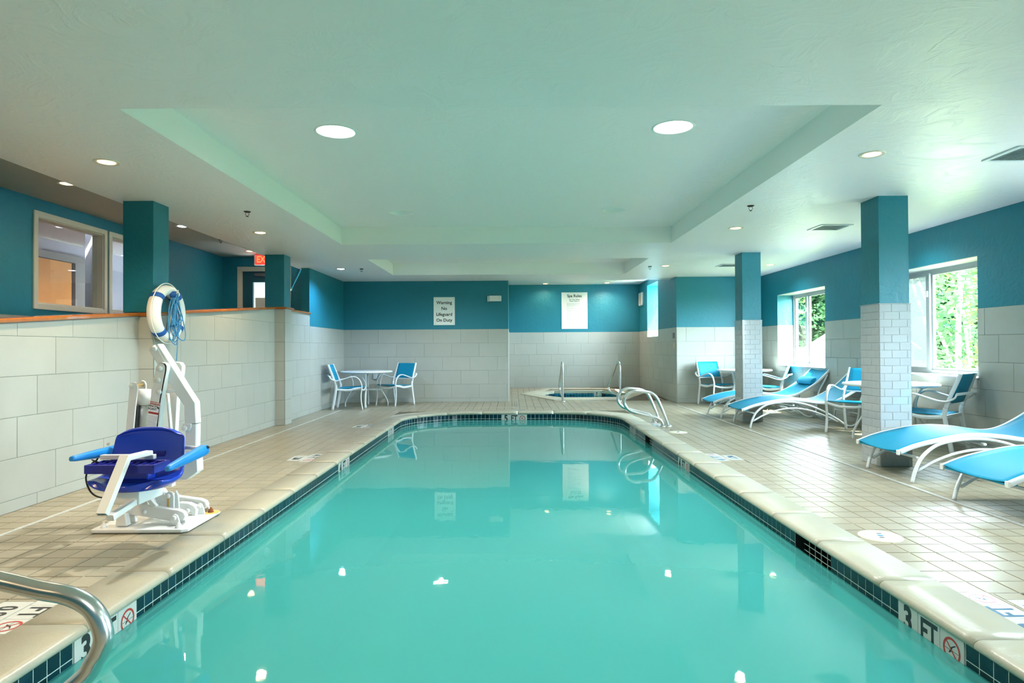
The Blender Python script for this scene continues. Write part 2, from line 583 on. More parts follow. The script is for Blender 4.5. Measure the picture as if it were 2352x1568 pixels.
# ------------------------------------------------------------------ pool outline
SEG = []
def _seg():
    L = PY1 - PY0 - 2 * PR; Wd = PX1 - PX0 - 2 * PR; A = PI * PR / 2
    SEG.append(('l', (PX0, PY0 + PR), (0, 1), L))
    SEG.append(('a', (PX0 + PR, PY1 - PR), PI, A))
    SEG.append(('l', (PX0 + PR, PY1), (1, 0), Wd))
    SEG.append(('a', (PX1 - PR, PY1 - PR), PI / 2, A))
    SEG.append(('l', (PX1, PY1 - PR), (0, -1), L))
    SEG.append(('a', (PX1 - PR, PY0 + PR), 0, A))
    SEG.append(('l', (PX1 - PR, PY0), (-1, 0), Wd))
    SEG.append(('a', (PX0 + PR, PY0 + PR), -PI / 2, A))
_seg()
TOT = sum(s[3] for s in SEG)
def outline(s):
    """point and outward normal at arc length s (clockwise seen from above, from the near left corner)"""
    s %= TOT
    for k, a, b, L in SEG:
        if s <= L:
            if k == 'l':
                p = (a[0] + b[0] * s, a[1] + b[1] * s)
                return p, (-b[1], b[0])
            th = b - s / PR
            nn = (math.cos(th), math.sin(th))
            return (a[0] + nn[0] * PR, a[1] + nn[1] * PR), nn
        s -= L
    return outline(0)
LL = SEG[0][3]; LA = SEG[1][3]; LW = SEG[2][3]
def s_left(y): return y - (PY0 + PR)
def s_far(x): return LL + LA + (x - (PX0 + PR))
def s_right(y): return LL + LA + LW + LA + ((PY1 - PR) - y)
def in_pool(x, y, off):
    x0, x1, y0, y1 = PX0 - off, PX1 + off, PY0 - off, PY1 + off
    r = PR + off
    if x < x0 or x > x1 or y < y0 or y > y1: return False
    cx = min(max(x, x0 + r), x1 - r); cy = min(max(y, y0 + r), y1 - r)
    if (x < x0 + r or x > x1 - r) and (y < y0 + r or y > y1 - r):
        return math.hypot(x - cx, y - cy) < r
    return True
SPC = V((1.76, 15.75, 0))
def spa_poly(k, z=0):
    q = [(-1.2, 0), (-.62, 1.1), (.62, 1.1), (1.2, 0), (.62, -1.1), (-.62, -1.1)]
    d = [1 + k / 1.05] * 6
    return [V((SPC.x + a * f, SPC.y + b * f, z)) for (a, b), f in zip(q, d)]
def spa_in(x, y, k):
    q = spa_poly(k)
    for i in range(6):
        a, b = q[i], q[(i + 1) % 6]
        if (b.x - a.x) * (y - a.y) - (b.y - a.y) * (x - a.x) > 0: return False
    return True
def alc_z(y): return max(0, (y - 14.1) * .03)

# ------------------------------------------------------------------ floor
def fill_with_hole(name, outer, inner, m, zf, parent=None):
    bm = bmesh.new()
    es = []
    for loop in (outer, inner):
        vs = [bm.verts.new((p[0], p[1], zf(p[1]))) for p in loop]
        es += [bm.edges.new((vs[i], vs[(i + 1) % len(vs)])) for i in range(len(vs))]
    bmesh.ops.triangle_fill(bm, edges=es, use_beauty=True)
    for f in bm.faces:
        if f.normal.z < 0: f.normal_flip()
    me = bpy.data.meshes.new(name); bm.to_mesh(me); bm.free()
    me.materials.append(m)
    return link(name, me, parent)

NO = 160
def ring_pts(off, n=NO):
    out = []
    for i in range(n):
        p, nn = outline(TOT * i / n)
        out.append((p[0] + nn[0] * off, p[1] + nn[1] * off))
    return out
floor = fill_with_hole('floor', [(XLO, YN), (XR + .1, YN), (XR + .1, YBR + .05), (XS1 + .05, YBR + .05), (XS1 + .05, 14.1), (XLO, 14.1)][:0] or
    [(XLO, YN), (XR + .1, YN), (XR + .1, 14.1), (XLO, 14.1)], ring_pts(.2), DGROUT, lambda y: -.0055)
structure(floor, 'tiled pool deck of small square quarry tiles')
alc = fill_with_hole('floor_bed', [(XLO, 14.1), (XS1 + .3, 14.1), (XS1 + .3, YS + .2), (XLO, YS + .2)], [tuple(p)[:2] for p in spa_poly(.06)], DGROUT, lambda y: alc_z(y) - .0055, floor)
# smooth patched band beside the coping
def patch(s0, s1, o0, o1, zt, parent, n=24):
    mb = MB(); top = []
    for i in range(n + 1):
        p, nn = outline(s0 + (s1 - s0) * i / n)
        top.append([(p[0] + nn[0] * o, p[1] + nn[1] * o, zt) for o in (o0, o1)])
    vs = [v for r in top for v in r]
    mb.add(vs, [(2 * i, 2 * i + 1, 2 * i + 3, 2 * i + 2) for i in range(n)])
    return mb.obj('patched_edge', PATCH, parent)

patch(0, TOT, .19, .45, -.0035, floor, 160)
# deck markers: reserved rectangles
MARKERS = [  # (x0,x1,y0,y1)
    (-2.28, -2.125, 2.715, 3.17), (-2.432, -2.28, 2.76, 3.065),
    (-2.28, -2.125, 6.82, 7.28), (-2.432, -2.28, 6.87, 7.175),
    (-2.28, -2.125, 9.63, 10.09), (-2.432, -2.28, 9.70, 10.0),
    (2.147, 2.299, 2.65, 3.105), (2.32, 2.47, 2.70, 3.01),
    (2.147, 2.299, 6.70, 7.155), (2.31, 2.46, 6.75, 7.05),
    (2.147, 2.299, 9.62, 10.07), (2.31, 2.46, 9.70, 10.0),
    (0.0, .25, 12.17, 12.32)]
LIDS = [(2.316, 4.02), (2.333, 8.95)]
STRIPS = [(-3.35, -3.31, 1.0, 12.9), (3.38, 3.42, 1.0, 12.9), (-3.35, 3.42, 12.88, 12.92), (3.38, 3.42, 12.92, 16.6), (.075, .105, 12.92, 14.05)]
TS = .1524
cands = []
def lay(x0, sx, xlim, ylo, yhi):
    i = 0
    while True:
        xa = x0 + sx * TS * i; xb = xa + sx * TS
        i += 1
        lo, hi = min(xa, xb), max(xa, xb)
        if (sx > 0 and lo > xlim) or (sx < 0 and hi < xlim): break
        j = math.floor(ylo / TS)
        while True:
            ya = j * TS + .046; yb = ya + TS; j += 1
            if ya > yhi: break
            cands.append((lo, hi, ya, yb))
lay(2.147, 1, XR, YN, YB)
lay(-2.125, -1, XL, YN, YB)
x = -2.125
xs = [-2.125 + i * (2.147 + 2.125) / 28 for i in range(29)]
for i in range(28):
    j = math.floor(12.17 / TS)
    while True:
        ya = j * TS + .046; yb = ya + TS; j += 1
        if ya > YS: break
        cands.append((xs[i], xs[i + 1], ya, yb))
    j = math.floor(YN / TS)
    while True:
        ya = j * TS + .046; yb = ya + TS; j += 1
        if yb > .85: break
        cands.append((xs[i], xs[i + 1], ya, yb))
tiles = []
for (a, b, c, d) in cands:
    cx, cy = (a + b) / 2, (c + d) / 2
    if d > YS: continue
    if cy > YB - .02 and (b < XS0 + .02 or a > XS1 - .02): continue
    if cy > YBR - .02 and a > XS1 - .02: continue
    if a < XL: a = XL
    if b > XR: b = XR
    if b - a < .03: continue
    if all(in_pool(px, py, .235) for px in (a, b) for py in (c, d)): continue
    if any(in_pool(px, py, .12) for px in (a, b) for py in (c, d)): continue
    if cy > 14 and any(spa_in(px, py, .12) for px in (a, b, cx) for py in (c, d, cy)): continue
    if cy > YB - .02: a, b = max(a, XS0), min(b, XS1 if cy > YBR else 9)
    rs = rects_minus((a, b, c, d), [(m[0], m[1], m[2], m[3]) for m in MARKERS] + STRIPS)
    for r in rs:
        if r[1] - r[0] > .02 and r[3] - r[2] > .02:
            tiles.append(r)
def tile_area(r):
    q = [proj((x, y, 0)) for x, y in ((r[0], r[2]), (r[1], r[2]), (r[1], r[3]), (r[0], r[3]))]
    if any(p is None for p in q): return 0
    if sum(1 for p in q if 0 <= p[0] <= 2352 and 0 <= p[1] <= 1568) < 4: return 0
    return abs(sum(q[i][0] * q[(i + 1) % 4][1] - q[(i + 1) % 4][0] * q[i][1] for i in range(4))) / 2
tiles.sort(key=tile_area, reverse=True)
G = .005
for r in tiles[:298]:
    ob = bpy.data.objects.new('deck_tile', tile_me(r[1] - r[0] - G, r[3] - r[2] - G, .006, DTILE, 'd'))
    COL.objects.link(ob); ob.parent = floor
    ob.location = (r[0] + G / 2, r[2] + G / 2, -.006 + random.uniform(-.0004, .0004))
mb = MB()
for r in tiles[298:]:
    a, b, c, d = r[0] + G / 2, r[1] - G / 2, r[2] + G / 2, r[3] - G / 2
    e = .002
    z0, z1 = (alc_z(c) if c > 14.1 else 0), (alc_z(d) if d > 14.1 else 0)
    dz = random.uniform(-.0004, .0004)
    mb.add([(a, c, z0 - .006), (b, c, z0 - .006), (b, d, z1 - .006), (a, d, z1 - .006), (a + e, c + e, z0 + dz), (b - e, c + e, z0 + dz), (b - e, d - e, z1 + dz), (a + e, d - e, z1 + dz)],
           [(4, 5, 6, 7), (0, 1, 5, 4), (1, 2, 6, 5), (2, 3, 7, 6), (3, 0, 4, 7)])
me = bpy.data.meshes.new('tile_field'); me.from_pydata(mb.v, [], mb.f); me.materials.append(DTILE)
tag(link('tile_field', me, floor), kind='stuff')

# white slotted drain strips
for (a, b, c, d) in STRIPS:
    if d - c > b - a and d > 12.92 and c < 12.92: pass
    t_ = MB()
    zf = lambda yy: alc_z(yy) if yy > 14.1 else 0
    if d > 14.1:
        t_.prism([(a + .004, c, -.006), (a + .004, 14.1, -.006), (a + .004, d, alc_z(d) - .006), (a + .004, d, alc_z(d) + .001), (a + .004, 14.1, .001), (a + .004, c, .001)], (b - a - .008, 0, 0))
    else:
        t_.box(a + .004, b - .004, c + (.004 if b - a > 1 else 0), d - (.004 if b - a > 1 else 0), -.006, .001)
    st = t_.obj('drain_strip', MARK, floor)
# raised slots on the two long strips
for X in (-3.33, 3.40):
    mb = MB()
    y = 1.4
    while y < 8.5:
        mb.add([(X - .009, y, .0012), (X + .009, y + .012, .0012), (X + .009, y + .024, .0012), (X - .009, y + .012, .0012)], [(0, 1, 2, 3)])
        y += .042
    o = mb.obj('drain_slots', GROUT, floor); o['kind'] = 'stuff'

# ------------------------------------------------------------------ lettering
def text_mesh(txt, size, m, bold=0.0, align='CENTER', sx=1.0, name='lettering', depth=0.0, space=1.0, line=1.0):
    cu = bpy.data.curves.new('t', 'FONT')
    cu.body = txt; cu.size = size; cu.align_x = align; cu.align_y = 'CENTER' if align == 'CENTER' else 'TOP'
    cu.offset = bold; cu.extrude = depth; cu.resolution_u = 3
    cu.space_character = space; cu.space_line = line
    ob = bpy.data.objects.new('t', cu)
    COL.objects.link(ob)
    dg = bpy.context.evaluated_depsgraph_get()
    me = bpy.data.meshes.new_from_object(ob.evaluated_get(dg))
    bpy.data.objects.remove(ob); bpy.data.curves.remove(cu)
    me.name = name
    if sx != 1.0:
        me.transform(Matrix.Diagonal((sx, 1, 1, 1)))
    me.materials.clear(); me.materials.append(m)
    return me
def frame(o, xa, ya):
    xa, ya = V(xa).normalized(), V(ya).normalized(); n = xa.cross(ya)
    return Matrix(((xa.x, ya.x, n.x, o[0]), (xa.y, ya.y, n.y, o[1]), (xa.z, ya.z, n.z, o[2]), (0, 0, 0, 1)))
def place(name, me, parent, M):
    o = bpy.data.objects.new(name, me); COL.objects.link(o)
    o.parent = parent
    o.matrix_local = M
    return o
def sign_nodive(m=REDINK, mk=INK):
    """ring, slash and diver, unit radius 1 in the xy plane"""
    a = MB(); n = 32
    vs = []
    for i in range(n):
        t = 2 * PI * i / n
        vs += [(math.cos(t), math.sin(t), 0), (.8 * math.cos(t), .8 * math.sin(t), 0)]
    a.add(vs, [(2 * i, 2 * ((i + 1) % n), 2 * ((i + 1) % n) + 1, 2 * i + 1) for i in range(n)])
    c, s_ = math.cos(-PI / 4), math.sin(-PI / 4)
    q = [(-.85, -.06), (.85, -.06), (.85, .06), (-.85, .06)]
    a.add([(x_ * c - y_ * s_, x_ * s_ + y_ * c, .0002) for x_, y_ in q], [(0, 1, 2, 3)])
    ring = a.mesh('prohibition_ring', m)
    b = MB()
    b.add([(-.1, .1, .0001), (.05, .2, .0001), (.5, .5, .0001), (.42, .55, .0001), (0, .3, .0001)], [(0, 1, 2, 3, 4)])
    b.add([(-.18, .05, .0001), (0, -.02, .0001), (.1, .22, .0001), (-.08, .25, .0001)], [(0, 1, 2, 3)])
    b.add([(-.2, 0, .0001), (-.35, -.25, .0001), (-.22, -.28, .0001), (-.05, 0, .0001)], [(0, 1, 2, 3)])
    for k in range(8):
        t = 2 * PI * k / 8
    b.add([(-.12 + .1 * math.cos(2 * PI * k / 8), -.08 + .1 * math.sin(2 * PI * k / 8), .0001) for k in range(8)], [tuple(range(8))])
    b.add([(-.8, -.03, .0001), (.8, -.03, .0001), (.8, .01, .0001), (-.8, .01, .0001)], [(0, 1, 2, 3)])
    diver = b.mesh('diver_figure', mk)
    return ring, diver
RINGM, DIVM = sign_nodive()
FRING = mat('faded_red', (0.55, 0.28, 0.33), 0.4)
RINGF, DIVF = sign_nodive(FRING, BLUEINK)
TXT = {}
def tx(s, size, m, bold=.004, sx=1.0):
    k = (s, size, m.name, sx)
    if k not in TXT: TXT[k] = text_mesh(s, size, m, bold, sx=sx)
    return TXT[k]
def marker(parent, c, along, up, num, ink=INK, faded=False, six=.1524):
    """three six-inch tiles num / FT / no-diving; c = centre of the middle one"""
    along, up = V(along), V(up); n = along.cross(up)
    for k in (-1, 0, 1):
        o = V(c) + along * (k * six)
        mk = MB(); h = six / 2 - .0015
        mk.prism([o - along * h - up * h, o + along * h - up * h, o + along * h + up * h, o - along * h + up * h], n * .006)
        t = mk.obj('depth_marker', MARK, parent)
        M = parent.matrix_basis.inverted() @ frame(o + n * .0066, along, up)
        if k < 1:
            tt = place('lettering', tx(num if k < 0 else 'FT', .165 if k < 0 else .15, ink, .0065 if k < 0 else .004, .85 if k < 0 else .76), t, M)
        else:
            sc = Matrix.Diagonal((.055, .055, 1, 1))
            place('prohibition_ring', RINGF if faded else RINGM, t, M @ sc)
            place('diver_figure', DIVF if faded else DIVM, t, M @ sc)
def metric(parent, r, txt, along, up, ink=INK):
    mk = MB().box(r[0] + .002, r[1] - .002, r[2] + .002, r[3] - .002, -.006, .0005)
    t = mk.obj('depth_marker', MARK, parent)
    c = V(((r[0] + r[1]) / 2, (r[2] + r[3]) / 2, .0011))
    place('lettering', tx(txt, .12, ink, .004, .8), t, frame(c, along, up))
for (y0, y1), num, mt, k in (((2.715, 3.17), '3', '0.9M', 0), ((6.82, 7.28), '4', '1.2M', 2), ((9.63, 10.09), '5', '1.5M', 4)):
    marker(floor, (-2.2, (y0 + y1) / 2, -.006), (0, -1, 0), (1, 0, 0), num)
    metric(floor, MARKERS[k + 1], mt, (0, -1, 0), (1, 0, 0))
for (y0, y1), num, mt, k in (((2.65, 3.105), '3', '0.9M', 6), ((6.70, 7.155), '4', '1.2M', 8), ((9.62, 10.07), '5', '1.5M', 10)):
    marker(floor, (2.223, (y0 + y1) / 2, -.006), (0, 1, 0), (-1, 0, 0), num, BLUEINK, True)
    metric(floor, MARKERS[k + 1], mt, (0, 1, 0), (-1, 0, 0), BLUEINK)
metric(floor, MARKERS[12], '5 FT', (-1, 0, 0), (0, -1, 0), BLUEINK)

# ------------------------------------------------------------------ swimming pool
pool = thing('swimming_pool', 'turquoise indoor pool with rounded corners, cream coping and dark blue waterline tiles', 'swimming pool')
mb = MB()
n = NO
bot = lambda y: -1.05 - max(0, min(1, (y - 3.5) / 6)) * .5
o_ = ring_pts(.006)
vs = [(p[0], p[1], -.30) for p in o_] + [(p[0], p[1], bot(p[1]) + .12) for p in o_] + [(p[0] * .94 + .0, (p[1] - 6.5) * .985 + 6.5, bot(p[1])) for p in o_]
fs = []
for i in range(n):
    j = (i + 1) % n
    fs += [(i, j, n + j, n + i), (n + i, n + j, 2 * n + j, 2 * n + i)]
mb.add(vs, fs, True)
bas = mb.obj('basin', BASIN, pool)
bm = bmesh.new()
vv = [bm.verts.new(v) for v in vs[2 * n:]]
ee = [bm.edges.new((vv[i], vv[(i + 1) % n])) for i in range(n)]
bmesh.ops.triangle_fill(bm, edges=ee, use_beauty=True)
me = bpy.data.meshes.new('basin_floor'); bm.to_mesh(me); bm.free(); me.materials.append(BASIN)
link('basin_floor', me, pool)
# grout band behind the waterline tiles, split around the skimmer mouths
SK = [(s_right(4.30), s_right(3.82)), (s_right(9.10), s_right(8.66))]
def band(s0, s1, z0, z1, off, name, m, parent, n=60):
    mb = MB(); vs = []
    for i in range(n + 1):
        p, nn = outline(s0 + (s1 - s0) * i / n)
        vs += [(p[0] + nn[0] * off, p[1] + nn[1] * off, z0), (p[0] + nn[0] * off, p[1] + nn[1] * off, z1)]
    mb.add(vs, [(2 * i, 2 * i + 2, 2 * i + 3, 2 * i + 1) for i in range(n)])
    return mb.obj(name, m, parent)
band(0, SK[1][0], -.205, -.038, .004, 'grout_band', PGROUT, pool, 140)
band(SK[1][1], SK[0][0], -.205, -.038, .004, 'grout_band', PGROUT, pool, 20)
band(SK[0][1], TOT, -.205, -.038, .004, 'grout_band', PGROUT, pool, 90)
for q0, q1, q2 in ((0, SK[1][0], 140), (SK[1][1], SK[0][0], 20), (SK[0][1], TOT, 90)):
    band(q0, q1, -.301, -.039, .006, 'basin_wall', BASIN, pool, q2)
# coping stones
CPROF = [(.262, -.035), (.262, .002), (.05, .003), (.005, .0035), (-.012, .001), (-.024, -.006), (-.031, -.018), (-.030, -.030), (-.022, -.038), (-.004, -.041), (.02, -.041)]
s = s_left(3.47) % .664 - .664
k = 0
nC = round(TOT / .66)
cl = TOT / nC
s = s_left(3.46) % cl
for k in range(nC):
    a, b = s + k * cl + .0015, s + (k + 1) * cl - .0015
    mb = MB(); m_ = 8; rings = []
    for i in range(m_ + 1):
        p, nn = outline(a + (b - a) * i / m_)
        for o1, z1 in CPROF:
            rings.append((p[0] + nn[0] * o1, p[1] + nn[1] * o1, z1))
    M_ = len(CPROF)
    mb.add(rings, [(i * M_ + q, i * M_ + (q + 1) % M_, (i + 1) * M_ + (q + 1) % M_, (i + 1) * M_ + q) for i in range(m_) for q in range(M_)], True)
    mb.add(rings[:M_], [tuple(range(M_))]); mb.add(rings[-M_:], [tuple(range(M_))[::-1]])
    mb.obj('coping_stone', COPE, pool)
# waterline tiles
RES = []
for y0, y1, num in ((2.75, 3.21, '3'), (6.95, 7.41, '4'), (9.75, 10.21, '5')):
    RES.append((s_left(y0), s_left(y1)))
    marker(pool, (PX0 - .003, (y0 + y1) / 2, -.120), (0, 1, 0), (0, 0, 1), num)
for y0, y1, num in ((2.69, 3.15, '3'), (6.83, 7.29, '4'), (9.80, 10.25, '5')):
    RES.append((s_right(y1), s_right(y0)))
    marker(pool, (PX1 + .003, (y0 + y1) / 2, -.120), (0, -1, 0), (0, 0, 1), num)
RES.append((s_far(-.187), s_far(.285)))
marker(pool, (.049, PY1 + .003, -.120), (1, 0, 0), (0, 0, 1), '5')
RES += SK
RES.sort()
TW = .0765
runs = []
cur = 0.0
for a, b in RES:
    if a - cur > .02: runs.append((cur, a))
    cur = b
runs.append((cur, TOT))
spots = []
for a, b in runs:
    nT = max(1, round((b - a) / TW)); w = (b - a) / nT
    for i in range(nT):
        spots.append((a + i * w, a + (i + 1) * w))
def spot_area(sp):
    p, nn = outline((sp[0] + sp[1]) / 2); q, _ = outline(sp[0]); r, _ = outline(sp[1])
    a, b, c = proj((q[0], q[1], -.045)), proj((r[0], r[1], -.045)), proj((q[0], q[1], -.12))
    if not a or not b or not c: return 0
    if not (-50 < a[0] < 2400 and a[1] < 1600): return 0
    d = V((p[0], p[1], 0)) - V((0, 0, 0))
    if d.x * nn[0] + d.y * nn[1] < 0: return 0
    return abs((b[0] - a[0]) * (c[1] - a[1]) - (b[1] - a[1]) * (c[0] - a[0]))
spots.sort(key=spot_area, reverse=True)
mbr = MB()
cnt = 0
for r_, (z0, z1) in enumerate(((-.1185, -.0465), (-.1955, -.1235))):
    for i, (a, b) in enumerate(spots):
        pa, na = outline(a + .0028); pb, nb = outline(b - .0028)
        ar = spot_area((a, b))
        q = [(pa[0] + na[0] * .004, pa[1] + na[1] * .004, z0), (pb[0] + nb[0] * .004, pb[1] + nb[1] * .004, z0), (pb[0] + nb[0] * .004, pb[1] + nb[1] * .004, z1), (pa[0] + na[0] * .004, pa[1] + na[1] * .004, z1)]
        nn = V((-(na[0] + nb[0]), -(na[1] + nb[1]), 0)).normalized()
        if cnt < 290 and ((r_ == 0 and i < 215) or (r_ == 1 and i < 75)) and ar > 0:
            MB().prism(q, nn * .0015).obj('waterline_tile', PTILE, pool); cnt += 1
        else:
            mbr.prism(q, nn * .0015)
tag(mbr.obj('waterline_tiles', PTILE, pool), kind='stuff')
# skimmers
for y0, y1 in ((3.82, 4.30), (8.66, 9.10)):
    sk = MB()
    X = PX1
    sk.box(X + .004, X + .22, y0, y0 + .004, -.30, -.042).box(X + .004, X + .22, y1 - .004, y1, -.30, -.042)
    sk.box(X + .216, X + .22, y0, y1, -.30, -.042).box(X + .004, X + .22, y0, y1, -.045, -.041)
    sk.box(X + .004, X + .22, y0, y1, -.302, -.298)
    s1 = sk.obj('skimmer_box', VOID, pool)
    gd = MB()
    for k in range(1, 6):
        yy = y0 + (y1 - y0) * k / 6
        gd.box(X + .06, X + .064, yy - .0015, yy + .0015, -.26, -.045)
    for zz in (-.085, -.125, -.165, -.205):
        gd.box(X + .06, X + .064, y0 + .004, y1 - .004, zz - .0015, zz + .0015)
    gd.obj('weir_grid', PGROUT, s1)
for (X, Y, z, nx) in ((PX1, 4.05, -.34, -1), (PX0, 4.9, -.36, 1), (PX0, 7.0, -.36, 1)):
    MB().lathe((X, Y, z), [(0, nx * .03), (.02, nx * .03), (.022, nx * .022), (.035, nx * .02), (.04, nx * .004), (.04, -nx * .004)], 20, 'x').obj('return_fitting', WPLAS, pool)
# water
vsw = [(p[0], p[1], WZ) for p in ring_pts(.0035)]
wm = bpy.data.meshes.new('pool_water'); wm.from_pydata(vsw, [], [tuple(range(len(vsw)))[::-1]]); wm.materials.append(WATER)
if wm.polygons[0].normal.z < 0: wm.flip_normals()
w = link('pool_water', wm)
tag(w, 'calm turquoise water filling the large pool', 'water', kind='stuff')

for i, (x, y) in enumerate(LIDS):
    t = thing('skimmer_lid', ['round cream skimmer lid with slots on the near right deck', 'round cream skimmer lid on the deck beside the pool grab rails'][i], 'lid', (x, y, 0), group='skimmer lids in the right deck')
    child('lid', MB().lathe((0, 0, 0), [(0, .006), (.105, .006), (.112, .004), (.118, .006), (.124, .005), (.128, 0), (.128, -.004)], 40).mesh('lid', mat('cream_plastic', (.72, .70, .56), .4)), t)
    child('slot', MB().box(-.03, .0, -.05, -.035, .006, .0068).mesh('slot', INK), t)
    child('slot', MB().box(.0, .03, .035, .05, .006, .0068).mesh('slot', INK), t)
    child('badge', MB().lathe((0, 0, 0), [(0, .0068), (.018, .0068), (.018, .006)], 16).mesh('badge', ARMB), t)

# ------------------------------------------------------------------ spa
spa = thing('spa_pool', 'sunken hexagonal spa with cream coping in the tiled alcove', 'spa')
def zc(y): return .045
o0, o1 = spa_poly(0), spa_poly(.30)
for i in range(6):
    a, b, c, d = o0[i], o0[(i + 1) % 6], o1[(i + 1) % 6], o1[i]
    k = .004
    q = [a.lerp(b, k), b.lerp(a, k), c.lerp(d, k), d.lerp(c, k)]
    lo = [V((p.x, p.y, -.02)) for p in q]; hi = [V((p.x, p.y, alc_z(p.y) + .016)) for p in q]
    hi[0].z = hi[1].z = .062; hi[0].z = hi[1].z = .055
    MB().add(lo + hi, [(0, 3, 2, 1), (4, 5, 6, 7), (0, 1, 5, 4), (1, 2, 6, 5), (2, 3, 7, 6), (3, 0, 4, 7)]).obj('coping_stone', PATCH, spa, .004)
mb = MB()
for i in range(6):
    a, b = spa_poly(.01)[i], spa_poly(.01)[(i + 1) % 6]
    mb.add([(a.x, a.y, .02), (b.x, b.y, .02), (b.x, b.y, -.9), (a.x, a.y, -.9)], [(0, 1, 2, 3)])
mb.add([(p.x, p.y, -.9) for p in spa_poly(.01)], [tuple(range(6))])
mb.obj('basin', mat('spa_plaster', (.30, .62, .58), .7), spa)
for i in range(6):
    a, b = spa_poly(.004)[i], spa_poly(.004)[(i + 1) % 6]
    L = (b - a).length; nT = int(L / .0765); d = (b - a) / nT
    nin = V((SPC.x, SPC.y, 0)) - (a + b) / 2; nin.normalize()
    mbx = MB()
    for k in range(nT):
        for z0, z1 in ((-.045, .028), (-.12, -.048)):
            p, q = a + d * (k + .025), a + d * (k + .975)
            quad = [(p.x, p.y, z0), (q.x, q.y, z0), (q.x, q.y, z1), (p.x, p.y, z1)]
            if i in (0, 1, 2) and z1 > 0:
                MB().prism(quad, nin * .004).obj('waterline_tile', mat('spa_tile', (.006, .12, .22), .12, piece=.85, coat=.3), spa)
            else:
                mbx.prism(quad, nin * .004)
    tag(mbx.obj('waterline_tiles', mat('spa_tile', (.006, .12, .22), .12), spa), kind='stuff')
o = V((2.25, SPC.y + 1.1 * 1.004 - .002, -.01))
for k, s_ in enumerate(('3', "1/2", 'FT')):
    c = o + V((k * .155, 0, 0))
    t = MB().box(c.x - .075, c.x + .075, c.y - .008, c.y - .002, -.085, .035).obj('depth_marker', MARK, spa)
    place('lettering', tx(s_, .10 if k != 1 else .055, INK, .004, .85), t, spa.matrix_basis.inverted() @ frame(c + V((0, -.009, -.012)), (1, 0, 0), (0, 0, 1)))
sw = bpy.data.meshes.new('spa_water'); sw.from_pydata([(p.x, p.y, -.07) for p in spa_poly(.002)], [], [tuple(range(6))]); sw.materials.append(SWATER)
if sw.polygons[0].normal.z < 0: sw.flip_normals()
tag(link('spa_water', sw), 'still clear water in the hexagonal spa', 'water', kind='stuff')
t = MB().box(1.55, 1.95, 14.12, 14.22, -.004, .004).obj('depth_marker', MARK, floor)
place('lettering', tx('NO DIVING', .06, BLUEINK, .001, .9), t, frame((1.75, 14.17, .0055), (1, 0, 0), (0, 1, 0)))

# ------------------------------------------------------------------ walls
def wall_boxes(name, m, boxes, label=None):
    mb = MB()
    for b in boxes: mb.box(*b)
    o = mb.obj(name, m)
    return structure(o, label)
# left half wall with sloping top, two tiled pilasters and the full-height end
mb = MB()
pr = [(1.0, 0), (10.05, 0), (11.77, 0), (11.77, cap_z(11)), (10.05, cap_z(10.05)), (1.0, cap_z(1.0))]
mb.prism([(XL, y, z) for y, z in pr], (XLO - XL, 0, 0))
for y0 in (6.37, 10.05):
    mb.prism([(XL, y0, 0), (XL, y0 + .30, 0), (XL, y0 + .30, cap_z(y0 + .3)), (XL, y0, cap_z(y0))], (.15, 0, 0))
wl = structure(mb.obj('wall_left', TEAL), 'sloping half wall faced with large cream tiles')
ZL = ZS + [1.92]
tile_face(wl, (XL, 1.0, 0), (0, 1, 0), (1, 0, 0), 5.37, ZL, (4.80 - 1.0) % .61 + .2033, cap=lambda a: cap_z(1.0 + a) - .002)
tile_face(wl, (XL, 6.67, 0), (0, 1, 0), (1, 0, 0), 3.38, ZL, .3, cap=lambda a: cap_z(6.67 + a) - .002)
tile_face(wl, (XL, 10.35, 0), (0, 1, 0), (1, 0, 0), 1.42, ZL, .1, cap=lambda a: cap_z(10.35 + a) - .002)
for y0 in (6.37, 10.05):
    tile_face(wl, (XL, y0, 0), (1, 0, 0), (0, -1, 0), .155, ZL, .305, cap=lambda a: cap_z(y0) - .002, step=0)
    tile_face(wl, (XL + .15, y0 - .004, 0), (0, 1, 0), (1, 0, 0), .304, ZL, .0, cap=lambda a: cap_z(y0 + a) - .002, step=0)
# metal corner edges of the pilasters
for y0 in (6.37, 10.05):
    MB().box(XL + .156, XL + .160, y0 - .008, y0 - .002, 0, cap_z(y0) - .004).obj('corner_edge', STEEL, wl)
wle = wall_boxes('wall_left_end', TEAL, [(XL - .15, XL, 11.77, YB + .2, 0, CZ + .3)], 'full height end of the left wall, teal above tile')
tile_face(wle, (XL, 11.77, 0), (0, 1, 0), (1, 0, 0), YB - 11.77, ZS, .12)
# wooden cap rail
def cap_run(y0, y1, x0=XL - .24, x1=XL + .03, zf=cap_z, nm='cap_board'):
    mb = MB()
    prof = [(x0, 0), (x1 - .012, 0), (x1, .008), (x1, .026), (x1 - .010, .036), (x0, .036)]
    a = [V((x_, y0, zf(y0) + z_)) for x_, z_ in prof]; b = [V((x_, y1, zf(y1) + z_)) for x_, z_ in prof]
    mb.add(a + b, [tuple(range(6)), tuple(range(6, 12))[::-1]] + [(i, (i + 1) % 6, 6 + (i + 1) % 6, 6 + i) for i in range(6)])
    return mb
trim = thing('cap_rail', 'glossy reddish wood cap rail running along the left half wall', 'rail')
cz1 = lambda y: cap_z(y)
cap_run(1.0, 6.35, zf=cz1).obj('cap_board', WOODCAP, trim)
cap_run(6.353, 6.70, x1=XL + .172, zf=cz1).obj('cap_board', WOODCAP, trim)
cap_run(6.703, 10.02, zf=cz1).obj('cap_board', WOODCAP, trim)
cap_run(10.023, 10.40, x1=XL + .19, zf=lambda y: cap_z(min(y, 10.05))).obj('cap_board', WOODCAP, trim)
